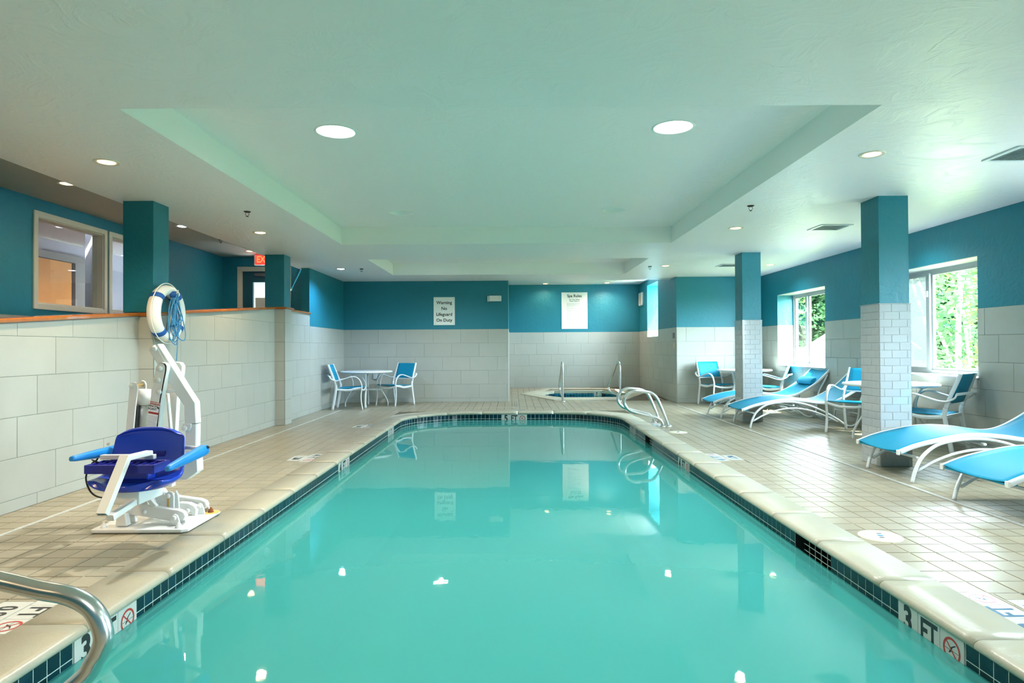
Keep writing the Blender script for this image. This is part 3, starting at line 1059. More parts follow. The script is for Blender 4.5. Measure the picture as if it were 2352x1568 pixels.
cap_run(10.403, 11.765, zf=lambda y: 1.833).obj('cap_board', WOODCAP, trim)
# left painted columns above the rail
for i, y0 in enumerate((6.37, 10.05)):
    z0 = cap_z(y0 + .3) + .036
    c = MB().box(XL - .16, XL + .145, y0 + .01, y0 + .30, z0 - .02, CZ + .01).obj('column', TEAL, None, .004)
    tag(c, ['teal painted square column above the half wall with the life ring', 'teal painted square column above the half wall beside the exit sign'][i], 'column', 'painted columns on the left half wall')
# right tiled columns
for i, (x0, y0) in enumerate(((3.65, 6.32), (3.66, 10.10))):
    c = thing('column', ['near right column, teal above grey subway tile', 'far right column, teal above grey subway tile'][i], 'column', group='tiled columns on the right deck')
    w_, d_ = .325, .345
    MB().box(x0 + .013, x0 + w_ - .013, y0 + .013, y0 + d_ - .013, 0, CZ + .01).obj('shaft', TEAL, c, .003)
    MB().box(x0 + .006, x0 + w_ - .006, y0 + .006, y0 + d_ - .006, 0, 1.608).obj('grout_core', mat('subway_grout', (.50, .52, .52), .7), c)
    nr = 21; rh = 1.612 / nr
    zs = [k * rh for k in range(nr + 1)]
    for (o, u, n, L) in (((x0 + .006, y0 + .006, 0), (1, 0, 0), (0, -1, 0), w_ - .012), ((x0 + .006, y0 + d_ - .006, 0), (0, -1, 0), (-1, 0, 0), d_ - .012),
                         ((x0 + w_ - .006, y0 + .006, 0), (0, 1, 0), (1, 0, 0), d_ - .012)):
        tile_face(c, o, u, n, L, zs, .045 + (.076 if nr % 2 else 0), tw=.1555, step=.0778, m=SUBWAY, key='s', name='subway_tile', g=.0024, t=.0045, bed=False)
    MB().box(x0, x0 + w_, y0, y0 + d_, 1.612, 1.618).obj('tile_edge', SUBWAY, c)
# back wall (left part), right part, spa alcove, right wall
wb = wall_boxes('wall_back', TEAL, [(XL - .1, XS0, YB, YB + .2, 0, CZ + .3)], 'back wall, teal paint above large cream tiles')
tile_face(wb, (XL, YB, 0), (1, 0, 0), (0, -1, 0), XS0 - XL, ZS, (-3.557 - XL) % .61)
MB().box(XS0, XS0 + .006, YB - .006, YB + .2, 0, 1.617).obj('corner_edge', CEILW, wb)
wbr = wall_boxes('wall_back_right', TEAL, [(XS1, XR + .2, YBR, YBR + .2, 0, CZ + .3)], 'back right wall, teal paint above pale tiles')
tile_face(wbr, (XS1, YBR, 0), (1, 0, 0), (0, -1, 0), XR - XS1, ZS, .2)
wsb = wall_boxes('wall_spa_back', TEAL, [(XS0 - .2, XS1 + .2, YS, YS + .2, 0, SZ + .2)], 'rear wall of the spa alcove')
tile_face(wsb, (XS0, YS, 0), (1, 0, 0), (0, -1, 0), XS1 - XS0, ZS, .35)
wsl = wall_boxes('wall_spa_left', TEAL, [(XS0 - .2, XS0, YB + .2, YS, 0, SZ + .2)])
tile_face(wsl, (XS0, YB + .2, 0), (0, 1, 0), (1, 0, 0), YS - YB - .2, ZS, .2)
WSO = (15.3, 16.5, 1.45, 2.78)   # alcove window
mb = MB()
for a, b, c_, d in rects_minus((YBR + .2, YS, 0, SZ + .2), [WSO]): mb.box(XS1, XS1 + .55, a, b, c_, d)
wsr = structure(mb.obj('wall_spa_right', TEAL), 'right wall of the spa alcove with a narrow deep window')
tile_face(wsr, (XS1, YBR, 0), (0, 1, 0), (-1, 0, 0), YS - YBR, ZS, .35, holes=[(15.3 - YBR, 16.5 - YBR, 1.45, 3)])
MB().box(XS1 + .0, XS1 + .55, 16.488, 16.5, 1.45, 1.615).obj('reveal_tile', WTILE, wsr)
MB().box(XS1 + .0, XS1 + .55, 15.3, 16.5, 1.45, 1.458).obj('window_sill', CEILW, wsr)
WFR = mat('window_paint', (.34, .37, .38), .4)
RVL = mat('reveal_paint', (.34, .37, .375), .5)
WO = [(7.27, 9.20, .82, 2.22), (10.81, 12.74, .82, 2.22)]
WBH = [(-1.2, .73, .82, 2.22), (3.6, 5.53, .82, 2.22)]   # unseen windows added out of frame to let more daylight in
mb = MB()
for a, b, c_, d in rects_minus((YN, YBR + .2, 0, CZ + .3), WO + WBH): mb.box(XR, XR + .42, a, b, c_, d)
wr = structure(mb.obj('wall_right', TEAL), 'right window wall, teal paint above grey tiles')
tile_face(wr, (XR, 2.0, 0), (0, 1, 0), (-1, 0, 0), YBR - 2.0, ZS, .28, holes=[(a - 2, b - 2, c_, 3) for a, b, c_, d in WO + WBH[1:]])
# window reveals: white tile below the dado line
for wi, (a, b, c_, d) in enumerate(WO + WBH):
    for y_, n_ in ((a, 1), (b, -1)):
        MB().box(XR + .0, XR + .33, min(y_, y_ + n_ * .007), max(y_, y_ + n_ * .007), c_, 1.615).obj('reveal_tile', WTILE, wr)
    MB().box(XR, XR + .33, a, b, d - .008, d).obj('reveal_head', RVL, wr)
    # window unit
    wn = thing('window_%d' % (wi + 1), None, None); wn['kind'] = 'structure'
    wn['label'] = ['near window in the right wall, three lights', 'far window in the right wall, three lights', 'added unseen window beside the camera', 'added unseen window right of frame'][wi]
    MB().box(XR - .025, XR + .34, a - .02, b + .02, c_ - .02, c_ + .005).obj('window_sill', RVL, wn, .004)
    x0, x1 = XR + .31, XR + .37
    fr = MB()
    for r in rects_minus((a, b, c_, d), [(a + .045, b - .045, c_ + .05, d - .05)]): fr.box(x0, x1, r[0], r[1], r[2], r[3])
    fr.obj('window_frame', WFR, wn)
    for y_ in (a + .35, b - .60):
        f = MB().box(x0 - .012, x1 + .004, y_ - .035, y_ + .035, c_ + .05, d - .05).obj('mullion', WFR, wn)
        MB().box(x0 - .03, x0 - .012, y_ - .012, y_ + .012, 1.85, 1.93).obj('latch', WHITE, f)
    for k, (p0, p1) in enumerate(((a + .045, a + .315), (a + .385, b - .635), (b - .565, b - .045))):
        sash = MB()
        for r in rects_minus((p0, p1, c_ + .05, d - .05), [(p0 + .03, p1 - .03, c_ + .08, d - .08)]): sash.box(x0 + .02, x1 - .01, r[0], r[1], r[2], r[3])
        so = sash.obj('sash', WFR, wn)
        MB().box(x0 + .034, x0 + .038, p0 + .03, p1 - .03, c_ + .08, d - .08).obj('pane', GLASS if (k == 1 or wi == 1) else FROST, so)
# wall behind the camera
wn_ = wall_boxes('wall_rear', TEAL, [(XLO - 2, XR + .4, YN - .2, YN, 0, 3.2)])

# ------------------------------------------------------------------ ceiling
C1 = (-2.42, 2.31, 3.93, 9.13); C2 = (-2.40, 2.33, 10.68, 12.98)
mb = MB()
for a, b, c_, d in rects_minus((XLO, XR + .1, YN, YBR + .1), [C1, C2]): mb.box(a, b, c_, d, CZ, CZ + .3)
mb.box(XLO, XS1 + .05, YBR + .1, YB, CZ, CZ + .3)
BIGL = [(-1.385, 5.06, .158), (1.285, 5.00, .158), (-1.385, 8.12, .15), (1.305, 8.03, .15), (-1.35, 12.07, .15)]
for q in (C1, C2):
    for r in rects_minus(q, [(x - r - .02, x + r + .02, y - r - .02, y + r + .02) for x, y, r in BIGL]): mb.box(*r, KZ, KZ + .06)
for x, y, r in BIGL:
    e = r + .02; vs = []; m_ = 48
    for i in range(m_):
        a = 2 * PI * i / m_; c_, s_ = math.cos(a), math.sin(a); k = e / max(abs(c_), abs(s_))
        vs += [(x + c_ * k, y + s_ * k, KZ), (x + c_ * r, y + s_ * r, KZ)]
    mb.add(vs, [(2 * i, 2 * ((i + 1) % m_), 2 * ((i + 1) % m_) + 1, 2 * i + 1) for i in range(m_)])
CSIDE = mat('coffer_side', (0.88, 0.89, 0.87), 0.45)
ceil = structure(mb.obj('ceiling', CEIL), 'textured plaster ceiling with two recessed coffers')
for a, b, c_, d in (C1, C2):
    e = .004
    for q in ((a, a + e, c_, d), (b - e, b, c_, d), (a, b, c_, c_ + e), (a, b, d - e, d)):
        MB().box(q[0], q[1], q[2], q[3], CZ - .0005, KZ).obj('coffer_side', CSIDE, ceil)
MB().box(XS0, XS1, YB, YS, SZ, SZ + .1).obj('ceiling_spa', CEIL)
structure(bpy.data.objects['ceiling_spa'])

# ------------------------------------------------------------------ corridor behind the half wall
HC, WC, YE = 3.0, -5.6, 12.4
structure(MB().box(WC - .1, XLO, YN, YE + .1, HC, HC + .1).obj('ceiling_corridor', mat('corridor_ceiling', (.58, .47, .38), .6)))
rz = lambda y: max(0.1, cap_z(min(y, 10.05)) - 1.13)
mb = MB(); ys = [YN, 1, 6, 10.05, YE]
mb.prism([(WC, y, rz(y)) for y in ys] + [(WC, YE, -.2), (WC, YN, -.2)], (XLO - WC, 0, 0))
structure(mb.obj('floor_ramp', mat('ramp_floor', (.3, .27, .2), .6)))
AW = (7.52, 8.78, 1.74, 2.80); BW = (8.92, 10.18, 1.74, 2.80)
mb = MB()
for a, b, c_, d in rects_minus((YN, YE, -.2, HC), [AW, BW]): mb.box(WC - .14, WC, a, b, c_, d)
wc = structure(mb.obj('wall_corridor', TEAL), 'teal corridor wall behind the half wall with two office windows')
tile_face(wc, (WC, 2.0, 0), (0, 1, 0), (1, 0, 0), 6.0, [.7, 1.005, 1.31, 1.60], .3)
for i, (a, b, c_, d) in enumerate((AW, BW)):
    wn = thing('window_%d' % (i + 5), None, None); wn['kind'] = 'structure'
    wn['label'] = ['interior office window with beige frame, wood door beyond', 'interior office window partly behind the column'][i]
    fr = MB()
    for r in rects_minus((a - .05, b + .05, c_ - .05, d + .05), [(a + .015, b - .015, c_ + .015, d - .015)]): fr.box(WC, WC + .02, *r)
    for r in rects_minus((a, b, c_, d), [(a + .03, b - .03, c_ + .03, d - .03)]): fr.box(WC - .14, WC, *r)
    fr.obj('window_frame', TRIMB, wn, .003)
    MB().box(WC - .08, WC - .075, a + .03, b - .03, c_ + .03, d - .03).obj('pane', GLASS, wn)
# end wall with door
DX0, DX1, DZ0, DZ1 = -5.25, -4.33, .70, 2.74
mb = MB()
for a, b, c_, d in rects_minus((WC - .1, XL - .15, -.2, HC + .1), [(DX0, DX1, DZ0, DZ1)]): mb.box(a, b, YE, YE + .14, c_, d)
we = structure(mb.obj('wall_corridor_end', TEAL))
dr = thing('door_1', None, None); dr['kind'] = 'structure'; dr['label'] = 'dark teal exit door with a glass light'
fr = MB()
for r in rects_minus((DX0 - .06, DX1 + .06, DZ0, DZ1 + .06), [(DX0 + .03, DX1 - .03, DZ0 - .1, DZ1 - .03)]): fr.box(r[0], r[1], YE - .02, YE + .1, r[2], r[3])
fr.obj('door_frame', TRIMB, dr)
lf = MB()
for r in rects_minus((DX0 + .03, DX1 - .03, DZ0, DZ1 - .03), [(-5.02, -4.55, 1.3, 2.50)]): lf.box(r[0], r[1], YE + .02, YE + .065, r[2], r[3])
leaf = lf.obj('door_leaf', TDOOR, dr)
fr = MB()
for r in rects_minus((-5.05, -4.52, 1.27, 2.53), [(-5.02, -4.55, 1.3, 2.50)]): fr.box(r[0], r[1], YE + .008, YE + .02, r[2], r[3])
fr.obj('light_frame', TDOOR, leaf)
MB().box(-5.02, -4.55, YE + .04, YE + .044, 1.3, 2.50).obj('pane', GLASS, leaf)
MB().box(-4.98, -4.62, YE + .030, YE + .034, 1.5, 2.2).obj('notice', mat('notice_paper', (.6, .6, .55), .7), leaf)
MB().box(-4.98, -4.70, YE - .03, YE + .02, 2.62, 2.67).box(-4.9, -4.45, YE - .04, YE - .025, 2.66, 2.675).obj('door_closer', mat('closer_grey', (.12, .12, .13), .4), leaf, .003)
structure(MB().box(-6.2, -3.9, YE + 1.6, YE + 1.7, 0, 3.1).obj('wall_lobby', BEIGEW))
structure(MB().box(-6.2, -3.9, YE + .14, YE + 1.7, 2.95, 3.05).obj('ceiling_lobby', CEILW))
# exit sign
ex = thing('exit_sign', 'glowing red EXIT sign hanging above the dark teal door', 'exit sign', (-4.68, 12.12, 2.895))
child('housing', MB().box(-.19, .19, -.03, .03, -.105, .105).mesh('housing', CEILW, .008), ex)
child('face', MB().box(-.165, .19, -.033, -.03, -.09, .09).mesh('face', EXITR), ex)
place('lettering', text_mesh('EXIT', .17, EXITL, .004, sx=.8), ex, frame((.0, -.034, 0), (1, 0, 0), (0, 0, 1)))
# office room
OF = [(-8.1, -8.0, 5.0, 14.0), (-8.1, WC - .14, 14.0, 14.1), (-8.1, WC - .14, 4.9, 5.0)]
mb = MB()
for q in OF: mb.box(*q, 0, 3.15)
mb.box(-6.0, WC - .14, 8.99, 9.07, 0, 3.12)
structure(mb.obj('wall_office', LAVW))
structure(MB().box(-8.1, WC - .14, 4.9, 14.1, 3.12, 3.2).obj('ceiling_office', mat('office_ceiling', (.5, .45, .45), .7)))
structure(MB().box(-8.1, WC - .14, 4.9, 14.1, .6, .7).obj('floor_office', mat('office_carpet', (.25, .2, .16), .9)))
od = thing('door_2', None, None); od['kind'] = 'structure'; od['label'] = 'orange wood door seen through the office window'
MB().box(-8.0, -7.955, 10.65, 11.55, .7, 2.77).obj('door_leaf', DOORWOOD, od)
fr = MB()
for r in rects_minus((10.52, 11.95, .7, 2.90), [(10.65, 11.62, .6, 2.78)]): fr.box(-8.0, -7.93, *r)
fr.obj('door_frame', mat('grey_frame', (.22, .19, .18), .5), od)

# ------------------------------------------------------------------ lights
def spot(x, y, z, watts, col, ang=150, blend=.8, r=.05):
    ld = bpy.data.lights.new('lamp', 'SPOT'); ld.energy = watts * LAMP; ld.color = col
    ld.spot_size = math.radians(ang); ld.spot_blend = blend; ld.shadow_soft_size = r
    o = bpy.data.objects.new('lamp_light', ld); COL.objects.link(o); o.location = (x, y, z)
    return o
WC_, CC_, DC_, NC_ = (1.0, .70, .42), (.45, .66, 1.0), (1.0, .98, .94), (.94, .97, 1.0)
def downlight(x, y, z, lens, watts, col, label, group, r=.095, big=False):
    t = thing('downlight', label, 'ceiling light', (x, y, z), group=group)
    if not big:
        child('trim_ring', MB().lathe((0, 0, 0), [(r * .62, .012), (r * .72, -.004), (r * .95, -.007), (r, -.003), (r, .002)], 28).mesh('trim_ring', mat('ring_cream', (.72, .68, .58), .3)), t)
        child('lens', MB().lathe((0, 0, 0), [(0, -.011), (r * .45, -.010), (r * .64, -.005), (r * .68, .004)], 28).mesh('lens', lens), t)
    else:
        child('trim_ring', MB().lathe((0, 0, 0), [(r * .93, .004), (r * .94, -.004), (r, -.006), (r * 1.06, -.002), (r * 1.06, .002)], 40).mesh('trim_ring', CEILW), t)
        child('reflector', MB().lathe((0, 0, 0), [(r * .97, -.003), (r * .93, .06), (r * .6, .13), (0, .14)], 40).mesh('reflector', mat('reflector', (.75, .82, .80), .25)) , t)
        if lens: child('lens', MB().lathe((0, 0, 0), [(0, .02), (r * .7, .019), (r * .91, .016)], 40).mesh('lens', lens), t)
    if watts:
        l = spot(x, y, z - .03, watts, col)
        l.parent = t; l.location = (0, 0, -.02)
    return t
GR = 'small recessed lights around the pool'
downlight(-3.20, 5.05, CZ, WARM, 52, WC_, 'warm recessed light in the ceiling above the pool lift', GR)
downlight(-3.20, 8.15, CZ, WARM, 52, WC_, 'warm recessed light between the two left columns', GR)
downlight(-3.17, 11.90, CZ, COOLL, 60, CC_, 'bluish recessed light in the far left corner', GR)
downlight(2.82, 4.95, CZ, WARM, 34, NC_, 'warm recessed light nearest on the right beside the large coffer', GR)
downlight(2.84, 8.02, CZ, WARM, 34, NC_, 'warm recessed light midway along the right edge of the coffer', GR)
downlight(2.85, 11.72, CZ, WARM, 34, NC_, 'warm recessed light right of the small far coffer', GR)
downlight(4.74, 8.02, CZ, WARM, 26, NC_, 'warm recessed light hidden behind the near right column', GR)
downlight(4.74, 11.64, CZ, WARM, 26, NC_, 'warm recessed light by the far window above the lounger', GR)
downlight(-4.79, 6.88, HC, WARM, 14, WC_, 'orange recessed light over the corridor left of the first column', 'corridor ceiling lights')
downlight(-4.79, 9.30, HC, COOLL, 7, (1, .9, .9), 'white recessed light over the corridor right of the first column', 'corridor ceiling lights')
downlight(-4.78, 11.7, HC, WARM, 6, WC_, 'orange recessed light over the corridor beside the exit sign', 'corridor ceiling lights')
downlight(.93, 17.18, SZ, WARM, 11, (1, .66, .42), 'warm recessed light left of the spa rules sign', 'spa alcove ceiling lights')
downlight(2.58, 17.05, SZ, WARM, 42, (1, .64, .46), 'warm recessed light right of the spa rules sign', 'spa alcove ceiling lights')
GB = 'large round lights in the coffer'
downlight(-1.385, 5.06, KZ, DAYL, 110, DC_, 'large bright round light on the left of the coffer', GB, .158, True)
downlight(1.285, 5.00, KZ, DAYL, 110, DC_, 'large bright round light on the right of the coffer', GB, .158, True)
downlight(-1.385, 8.12, KZ, None, 0, None, 'unlit round light on the left far end of the coffer', GB, .15, True)
downlight(1.305, 8.03, KZ, None, 0, None, 'unlit round light on the right far end of the coffer', GB, .15, True)
downlight(-1.35, 12.07, KZ, DAYL, 50, DC_, 'bright round light inside the small far coffer, seen mirrored in the water', GB, .15, True)
# added fill spots without fittings, behind the camera and in the rooms beyond
for x, y, z, p, c in ((-3.2, 1.9, CZ, 52, WC_), (2.82, 1.9, CZ, 30, NC_), (0, -.9, CZ, 90, DC_), (-3.2, -1.2, CZ, 30, WC_), (3.2, -1.2, CZ, 30, DC_),
                      (-4.8, 3.5, HC, 12, WC_), (-6.9, 9.8, 3.05, 45, (1, .88, .85)), (-6.9, 12.2, 3.05, 30, (1, .88, .85)), (-4.9, YE + .9, 2.9, 14, (1, .85, .7))):
    spot(x, y, z - .05, p, c)
# portals guide the daylight sampling through the window openings (they give no light of their own)
for a, b, c_, d in WO + WBH:
    ld = bpy.data.lights.new('portal', 'AREA'); ld.shape = 'RECTANGLE'; ld.size = b - a; ld.size_y = d - c_
    ld.cycles.is_portal = True
    o = bpy.data.objects.new('window_portal', ld); COL.objects.link(o)
    o.matrix_world = Matrix(((0, 0, 1, XR + .45), (1, 0, 0, (a + b) / 2), (0, 1, 0, (c_ + d) / 2), (0, 0, 0, 1)))

# ------------------------------------------------------------------ ceiling fittings
for i, (x, y, z, lb) in enumerate(((-2.85, 6.90, CZ, 'bronze sprinkler head left of the coffer near the first column'), (2.55, 6.75, CZ, 'bronze sprinkler head right of the large coffer'),
                     (-2.79, 11.92, CZ, 'bronze sprinkler head in the far left ceiling'), (2.58, 11.8, CZ, 'bronze sprinkler head beside the small far coffer'),
                     (-4.75, 10.45, HC, 'bronze sprinkler head over the corridor'))):
    t = thing('sprinkler', lb, 'sprinkler', (x, y, z), group='ceiling sprinkler heads')
    child('escutcheon', MB().lathe((0, 0, 0), [(0, -.012), (.022, -.012), (.034, -.006), (.038, 0)], 18).mesh('escutcheon', DARK), t)
    child('yoke', MB().sweep(smooth([(-.014, 0, -.012), (-.02, 0, -.028), (-.010, 0, -.045), (0, 0, -.052), (.010, 0, -.045), (.02, 0, -.028), (.014, 0, -.012)], 3), circ(.0025, 6)).mesh('yoke', DARK), t)
    child('deflector', MB().lathe((0, 0, 0), [(0, -.056), (.014, -.056), (.014, -.052), (0, -.052)], 12).mesh('deflector', DARK), t)
for i, (y0, y1) in enumerate(((4.75, 5.14), (7.80, 8.18), (11.48, 11.87))):
    x0, x1 = 3.81, 4.21
    t = thing('air_vent', ['white louvred ceiling vent at the right edge of the photo', 'white louvred ceiling vent left of the near column', 'white louvred ceiling vent beside the far column'][i], 'vent', ((x0 + x1) / 2, (y0 + y1) / 2, CZ), group='square ceiling vents')
    h = (y1 - y0) / 2; w_ = .2
    fr = MB()
    for r in rects_minus((-w_, w_, -h, h), [(-w_ + .035, w_ - .035, -h + .035, h - .035)]): fr.box(r[0], r[1], r[2], r[3], -.012, .0)
    child('frame', fr.mesh('frame', WHITE, .003), t)
    child('backing', MB().box(-w_ + .03, w_ - .03, -h + .03, h - .03, -.002, .0).mesh('backing', mat('vent_dark', (.30, .38, .40), .6)), t)
    sl = MB()
    sm_ = MB().add([(0, -h + .035, -.013), (.014, -h + .035, -.003), (.014, h - .035, -.003), (0, h - .035, -.013), (.002, -h + .035, -.013), (.016, -h + .035, -.003), (.016, h - .035, -.003), (.002, h - .035, -.013)],
                   [(0, 1, 2, 3), (4, 7, 6, 5), (0, 4, 5, 1), (2, 6, 7, 3), (0, 3, 7, 4)]).mesh('slat', WHITE)
    for k in range(14):
        o = child('slat', sm_, t); o.location = (-w_ + .04 + k * .0228, 0, 0)

# ------------------------------------------------------------------ wall fittings
sg = thing('warning_sign', 'white sign reading Warning No Lifeguard On Duty', 'sign', (-1.483, YB - .004, 2.02))
child('panel', MB().box(-.235, .235, -.006, .002, -.31, .31).mesh('panel', mat('sign_white', (.80, .84, .80), .4)), sg)
for k, s_ in enumerate(('Warning', 'No', 'Lifeguard', 'On Duty')):
    place('lettering', text_mesh(s_, .098, INK, .0022), sg, frame((0, -.0068, .185 - k * .13), (1, 0, 0), (0, 0, 1)))
scr = MB().lathe((0, -.0066, 0), [(0, 0), (.008, 0)], 8, 'y').mesh('screw', GROUT)
for a in (-1, 1):
    for b in (-1, 1):
        o = child('screw', scr, sg); o.location = (a * .205, 0, b * .28)
sr = thing('spa_rules_sign', 'large white Spa Rules notice board in the alcove', 'sign', (1.745, YS - .004, 2.205))
child('panel', MB().box(-.355, .355, -.008, .002, -.5, .5).mesh('panel', mat('sign_cream', (.84, .83, .77), .4)), sr)
place('lettering', text_mesh('Spa Rules', .105, INK, .0025), sr, frame((0, -.0088, .40), (1, 0, 0), (0, 0, 1)))
place('lettering', text_mesh('For Your Safety\nPlease Observe', .044, INK, .0006), sr, frame((0, -.0088, .282), (1, 0, 0), (0, 0, 1)))
body = ("Pregnant women and persons with heart disease,\ndiabetes, high or low blood pressure, or other\nmedical conditions should not enter the spa/hot tub\n"
        "without prior medical consultation and\npermission of their doctor.\n\nDO NOT use the spa/hot tub while under the\ninfluence of alcohol, narcotics or other drugs.\n\n"
        "Use of the spa/hot tub by yourself is not\nrecommended.\n\nShower before entering the spa or hot tub.\n\nObserve a reasonable time limit to avoid nausea\nor dizziness.\n\n"
        "Keep glass and breakable objects out of the\nspa/hot tub area.\n\nUnsupervised use of this spa/hot tub by\nchildren is prohibited.\n\nNO PETS\n\nPlease do not leave valuables unattended.\nManagement is not responsible for lost or\nstolen items.")
place('small_print', text_mesh(body, .0185, mat('print_grey', (.10, .10, .10), .5), 0, align='LEFT', line=1.17), sr, frame((-.215, -.0088, .21), (1, 0, 0), (0, 0, 1)))
el = thing('emergency_light', 'white emergency light unit high on the back wall', 'emergency light', (-.365, YB, 2.29))
child('housing', MB().box(-.11, .15, -.06, 0, -.06, .065).mesh('housing', WPLAS, .006), el)
child('lamp_cover', MB().box(-.16, -.11, -.05, 0, -.065, .06).mesh('lamp_cover', mat('grey_cover', (.45, .5, .48), .3), .005), el)
child('status_panel', MB().box(.10, .155, -.064, -.055, -.05, .055).mesh('status_panel', WHITE, .003), el)
ck = thing('wall_clock', 'white wall clock in a rounded case beside the alcove window', 'clock', (XS1, 17.1, 2.48))
child('case', MB().box(-.07, 0, -.2, .2, -.18, .18).mesh('case', WPLAS, .03), ck)
child('dial', MB().lathe((-.071, 0, 0), [(0, 0), (.13, 0), (.14, -.004)], 28, 'x').mesh('dial', mat('dial', (.55, .52, .36), .4)), ck)
th = thing('wall_switch', 'small dark control on the alcove corner', 'switch', (XS1, 13.78, 1.44))
child('body', MB().box(-.03, 0, -.05, .05, -.06, .06).mesh('body', mat('ctl_grey', (.2, .2, .2), .5), .005), th)
th = thing('switch_plate', 'cream switch plate on the alcove corner below the control', 'switch', (XS1, 13.78, 1.22))
child('plate', MB().box(-.012, 0, -.04, .04, -.065, .065).mesh('plate', mat('cream_plate', (.62, .56, .36), .5), .003), th)
child('toggle', MB().box(-.022, -.011, -.008, .008, -.015, .015).mesh('toggle', CEILW), th)
ho = thing('wall_outlet', 'small light grey socket box under the left round table', 'outlet', (-3.02, YB, .58))
child('plate', MB().box(-.04, .04, -.04, 0, -.06, .06).mesh('plate', mat('box_grey', (.45, .52, .55), .5), .004), ho)

# ------------------------------------------------------------------ rails
grab_px = [(1745, 1330), (1690, 1185), (1640, 1050), (1500, 720), (1420, 575), (1330, 490), (1230, 452), (1000, 428), (850, 420), (740, 460), (650, 540), (605, 640), (610, 760), (670, 860), (770, 940), (1000, 1010), (1330, 1090), (1450, 1120), (1540, 1180), (1590, 1270), (1600, 1330)]
gp = [P(1380 + a / 11.2, 860 + b / 11.2, 9.6) for a, b in grab_px]
zoff = gp[0].z
gl = [V((p.x, 0, max(p.z - zoff * (1 - i / len(gp)), 0))) for i, p in enumerate(gp)]
gl[-1].z = 0; gl[0].z = 0
tube = MB().sweep(smooth(gl, 5), circ(.0235, 14)).mesh('rail_tube', STEEL)
fl = []
def flange(x, y=0):
    return MB().lathe((x, y, 0), [(.024, .022), (.03, .02), (.046, .008), (.048, 0)], 20).mesh('floor_flange', STEEL)
for i, (yy, lb) in enumerate(((9.6, 'nearer of the two looped steel grab rails on the right pool edge'), (10.18, 'farther of the two looped steel grab rails on the right pool edge'))):
    t = thing('grab_rail', lb, 'handrail', (0, yy, .002), group='looped grab rails')
    child('rail_tube', tube, t)
    child('floor_flange', flange(gl[0].x), t); child('floor_flange', flange(gl[-1].x), t)
Yr = 1.62
pl = [P(x, y, Yr) for x, y in ((0, 1336), (95, 1358), (153.6, 1369), (197.6, 1389), (223.8, 1418), (238, 1463), (229.8, 1497.6), (216, 1522), (188, 1562))]
path = [V((-1.95, Yr, 0)), V((-1.915, Yr, .18)), V((-1.85, Yr, .42)), V((-1.76, Yr, .60)), V((-1.62, Yr, .668)), V((-1.45, Yr, .645))] + pl + [V((-1.22, Yr, .27)), V((-1.42, Yr, .19)), V((-1.60, Yr, .13)), V((-1.70, Yr, .07)), V((-1.725, Yr, 0))]
t = thing('grab_rail', 'large looped steel grab rail close to the camera at bottom left', 'handrail', (0, 0, .003), group='looped grab rails')
child('rail_tube', MB().sweep(smooth(path, 6), circ(.0235, 20)).mesh('rail_tube', STEEL), t)
child('floor_flange', flange(-1.95, Yr), t); child('floor_flange', flange(-1.725, Yr), t)
for i, (x, y, sx_, lb) in enumerate(((1.13, 14.02, -.02, 'upright steel spa handrail on the left of the spa'), (2.40, 14.08, -.155, 'upright steel spa handrail on the right of the spa'))):
    pr = [(0, 0), (0, .25), (0, .55), (.0, .74), (.03, .82), (.10, .86), (.18, .83), (.28, .70), (.5, .44), (.60, .34), (.62, .25), (.56, .19), (.36, .15), (.16, .13), (.09, .09), (.075, 0)]
    pts = [V((sx_ * min(a / .6, 1), a, b)) for a, b in pr]
    t = thing('spa_handrail', lb, 'handrail', (x, y, .006), group='spa handrails')
    child('rail_tube', MB().sweep(smooth(pts, 5), circ(.0235, 12)).mesh('rail_tube', STEEL), t)
    child('floor_flange', flange(0), t)

# ------------------------------------------------------------------ tables and chairs
def make_table(label, loc, rz, group):
    t = thing('round_table', label, 'table', loc, rz, group)
    R_ = .535
    child('tabletop', MB().lathe((0, 0, 0), [(0, .735), (R_ - .03, .735), (R_ - .008, .731), (R_, .720), (R_ - .002, .706), (R_ - .02, .700), (R_ - .06, .700), (0, .703)], 56).mesh('tabletop', WHITE), t)
    pr = [(.36, .70), (.315, .62), (.28, .50), (.285, .40), (.32, .30), (.39, .18), (.43, .08), (.435, 0)]
    for k in range(4):
        a = k * PI / 2
        pts = smooth([V((r * math.cos(a), r * math.sin(a), z)) for r, z in pr], 4)
        child('leg', MB().sweep(pts, rect(.038, .020, .006), up=V((math.cos(a), math.sin(a), .001))).mesh('leg', WHITE), t)
    cr = MB()
    for k in range(2):
        a = k * PI / 2
        cr.obox((0, 0, .345 + k * .002), (math.cos(a), math.sin(a), 0), (-math.sin(a), math.cos(a), 0), (0, 0, 1), .30, .013, .016)
    child('stretcher', cr.mesh('stretcher', WHITE), t)
    ap = MB()
    for k in range(2):
        a = k * PI / 2
        ap.obox((0, 0, .690), (math.cos(a), math.sin(a), 0), (-math.sin(a), math.cos(a), 0), (0, 0, 1), .38, .016, .012)
    child('top_brace', ap.mesh('top_brace', WHITE), t)
    return t
GT = 'white round patio tables'
tb = make_table('white round table in the far left corner between two chairs', (-3.02, 13.33, 0), .15, GT)
dup(tb, (4.72, 12.93, 0), .5, 'white round table behind the far right column', GT)
dup(tb, (4.72, 7.95, 0), .75, 'white round table behind the near right column', GT)

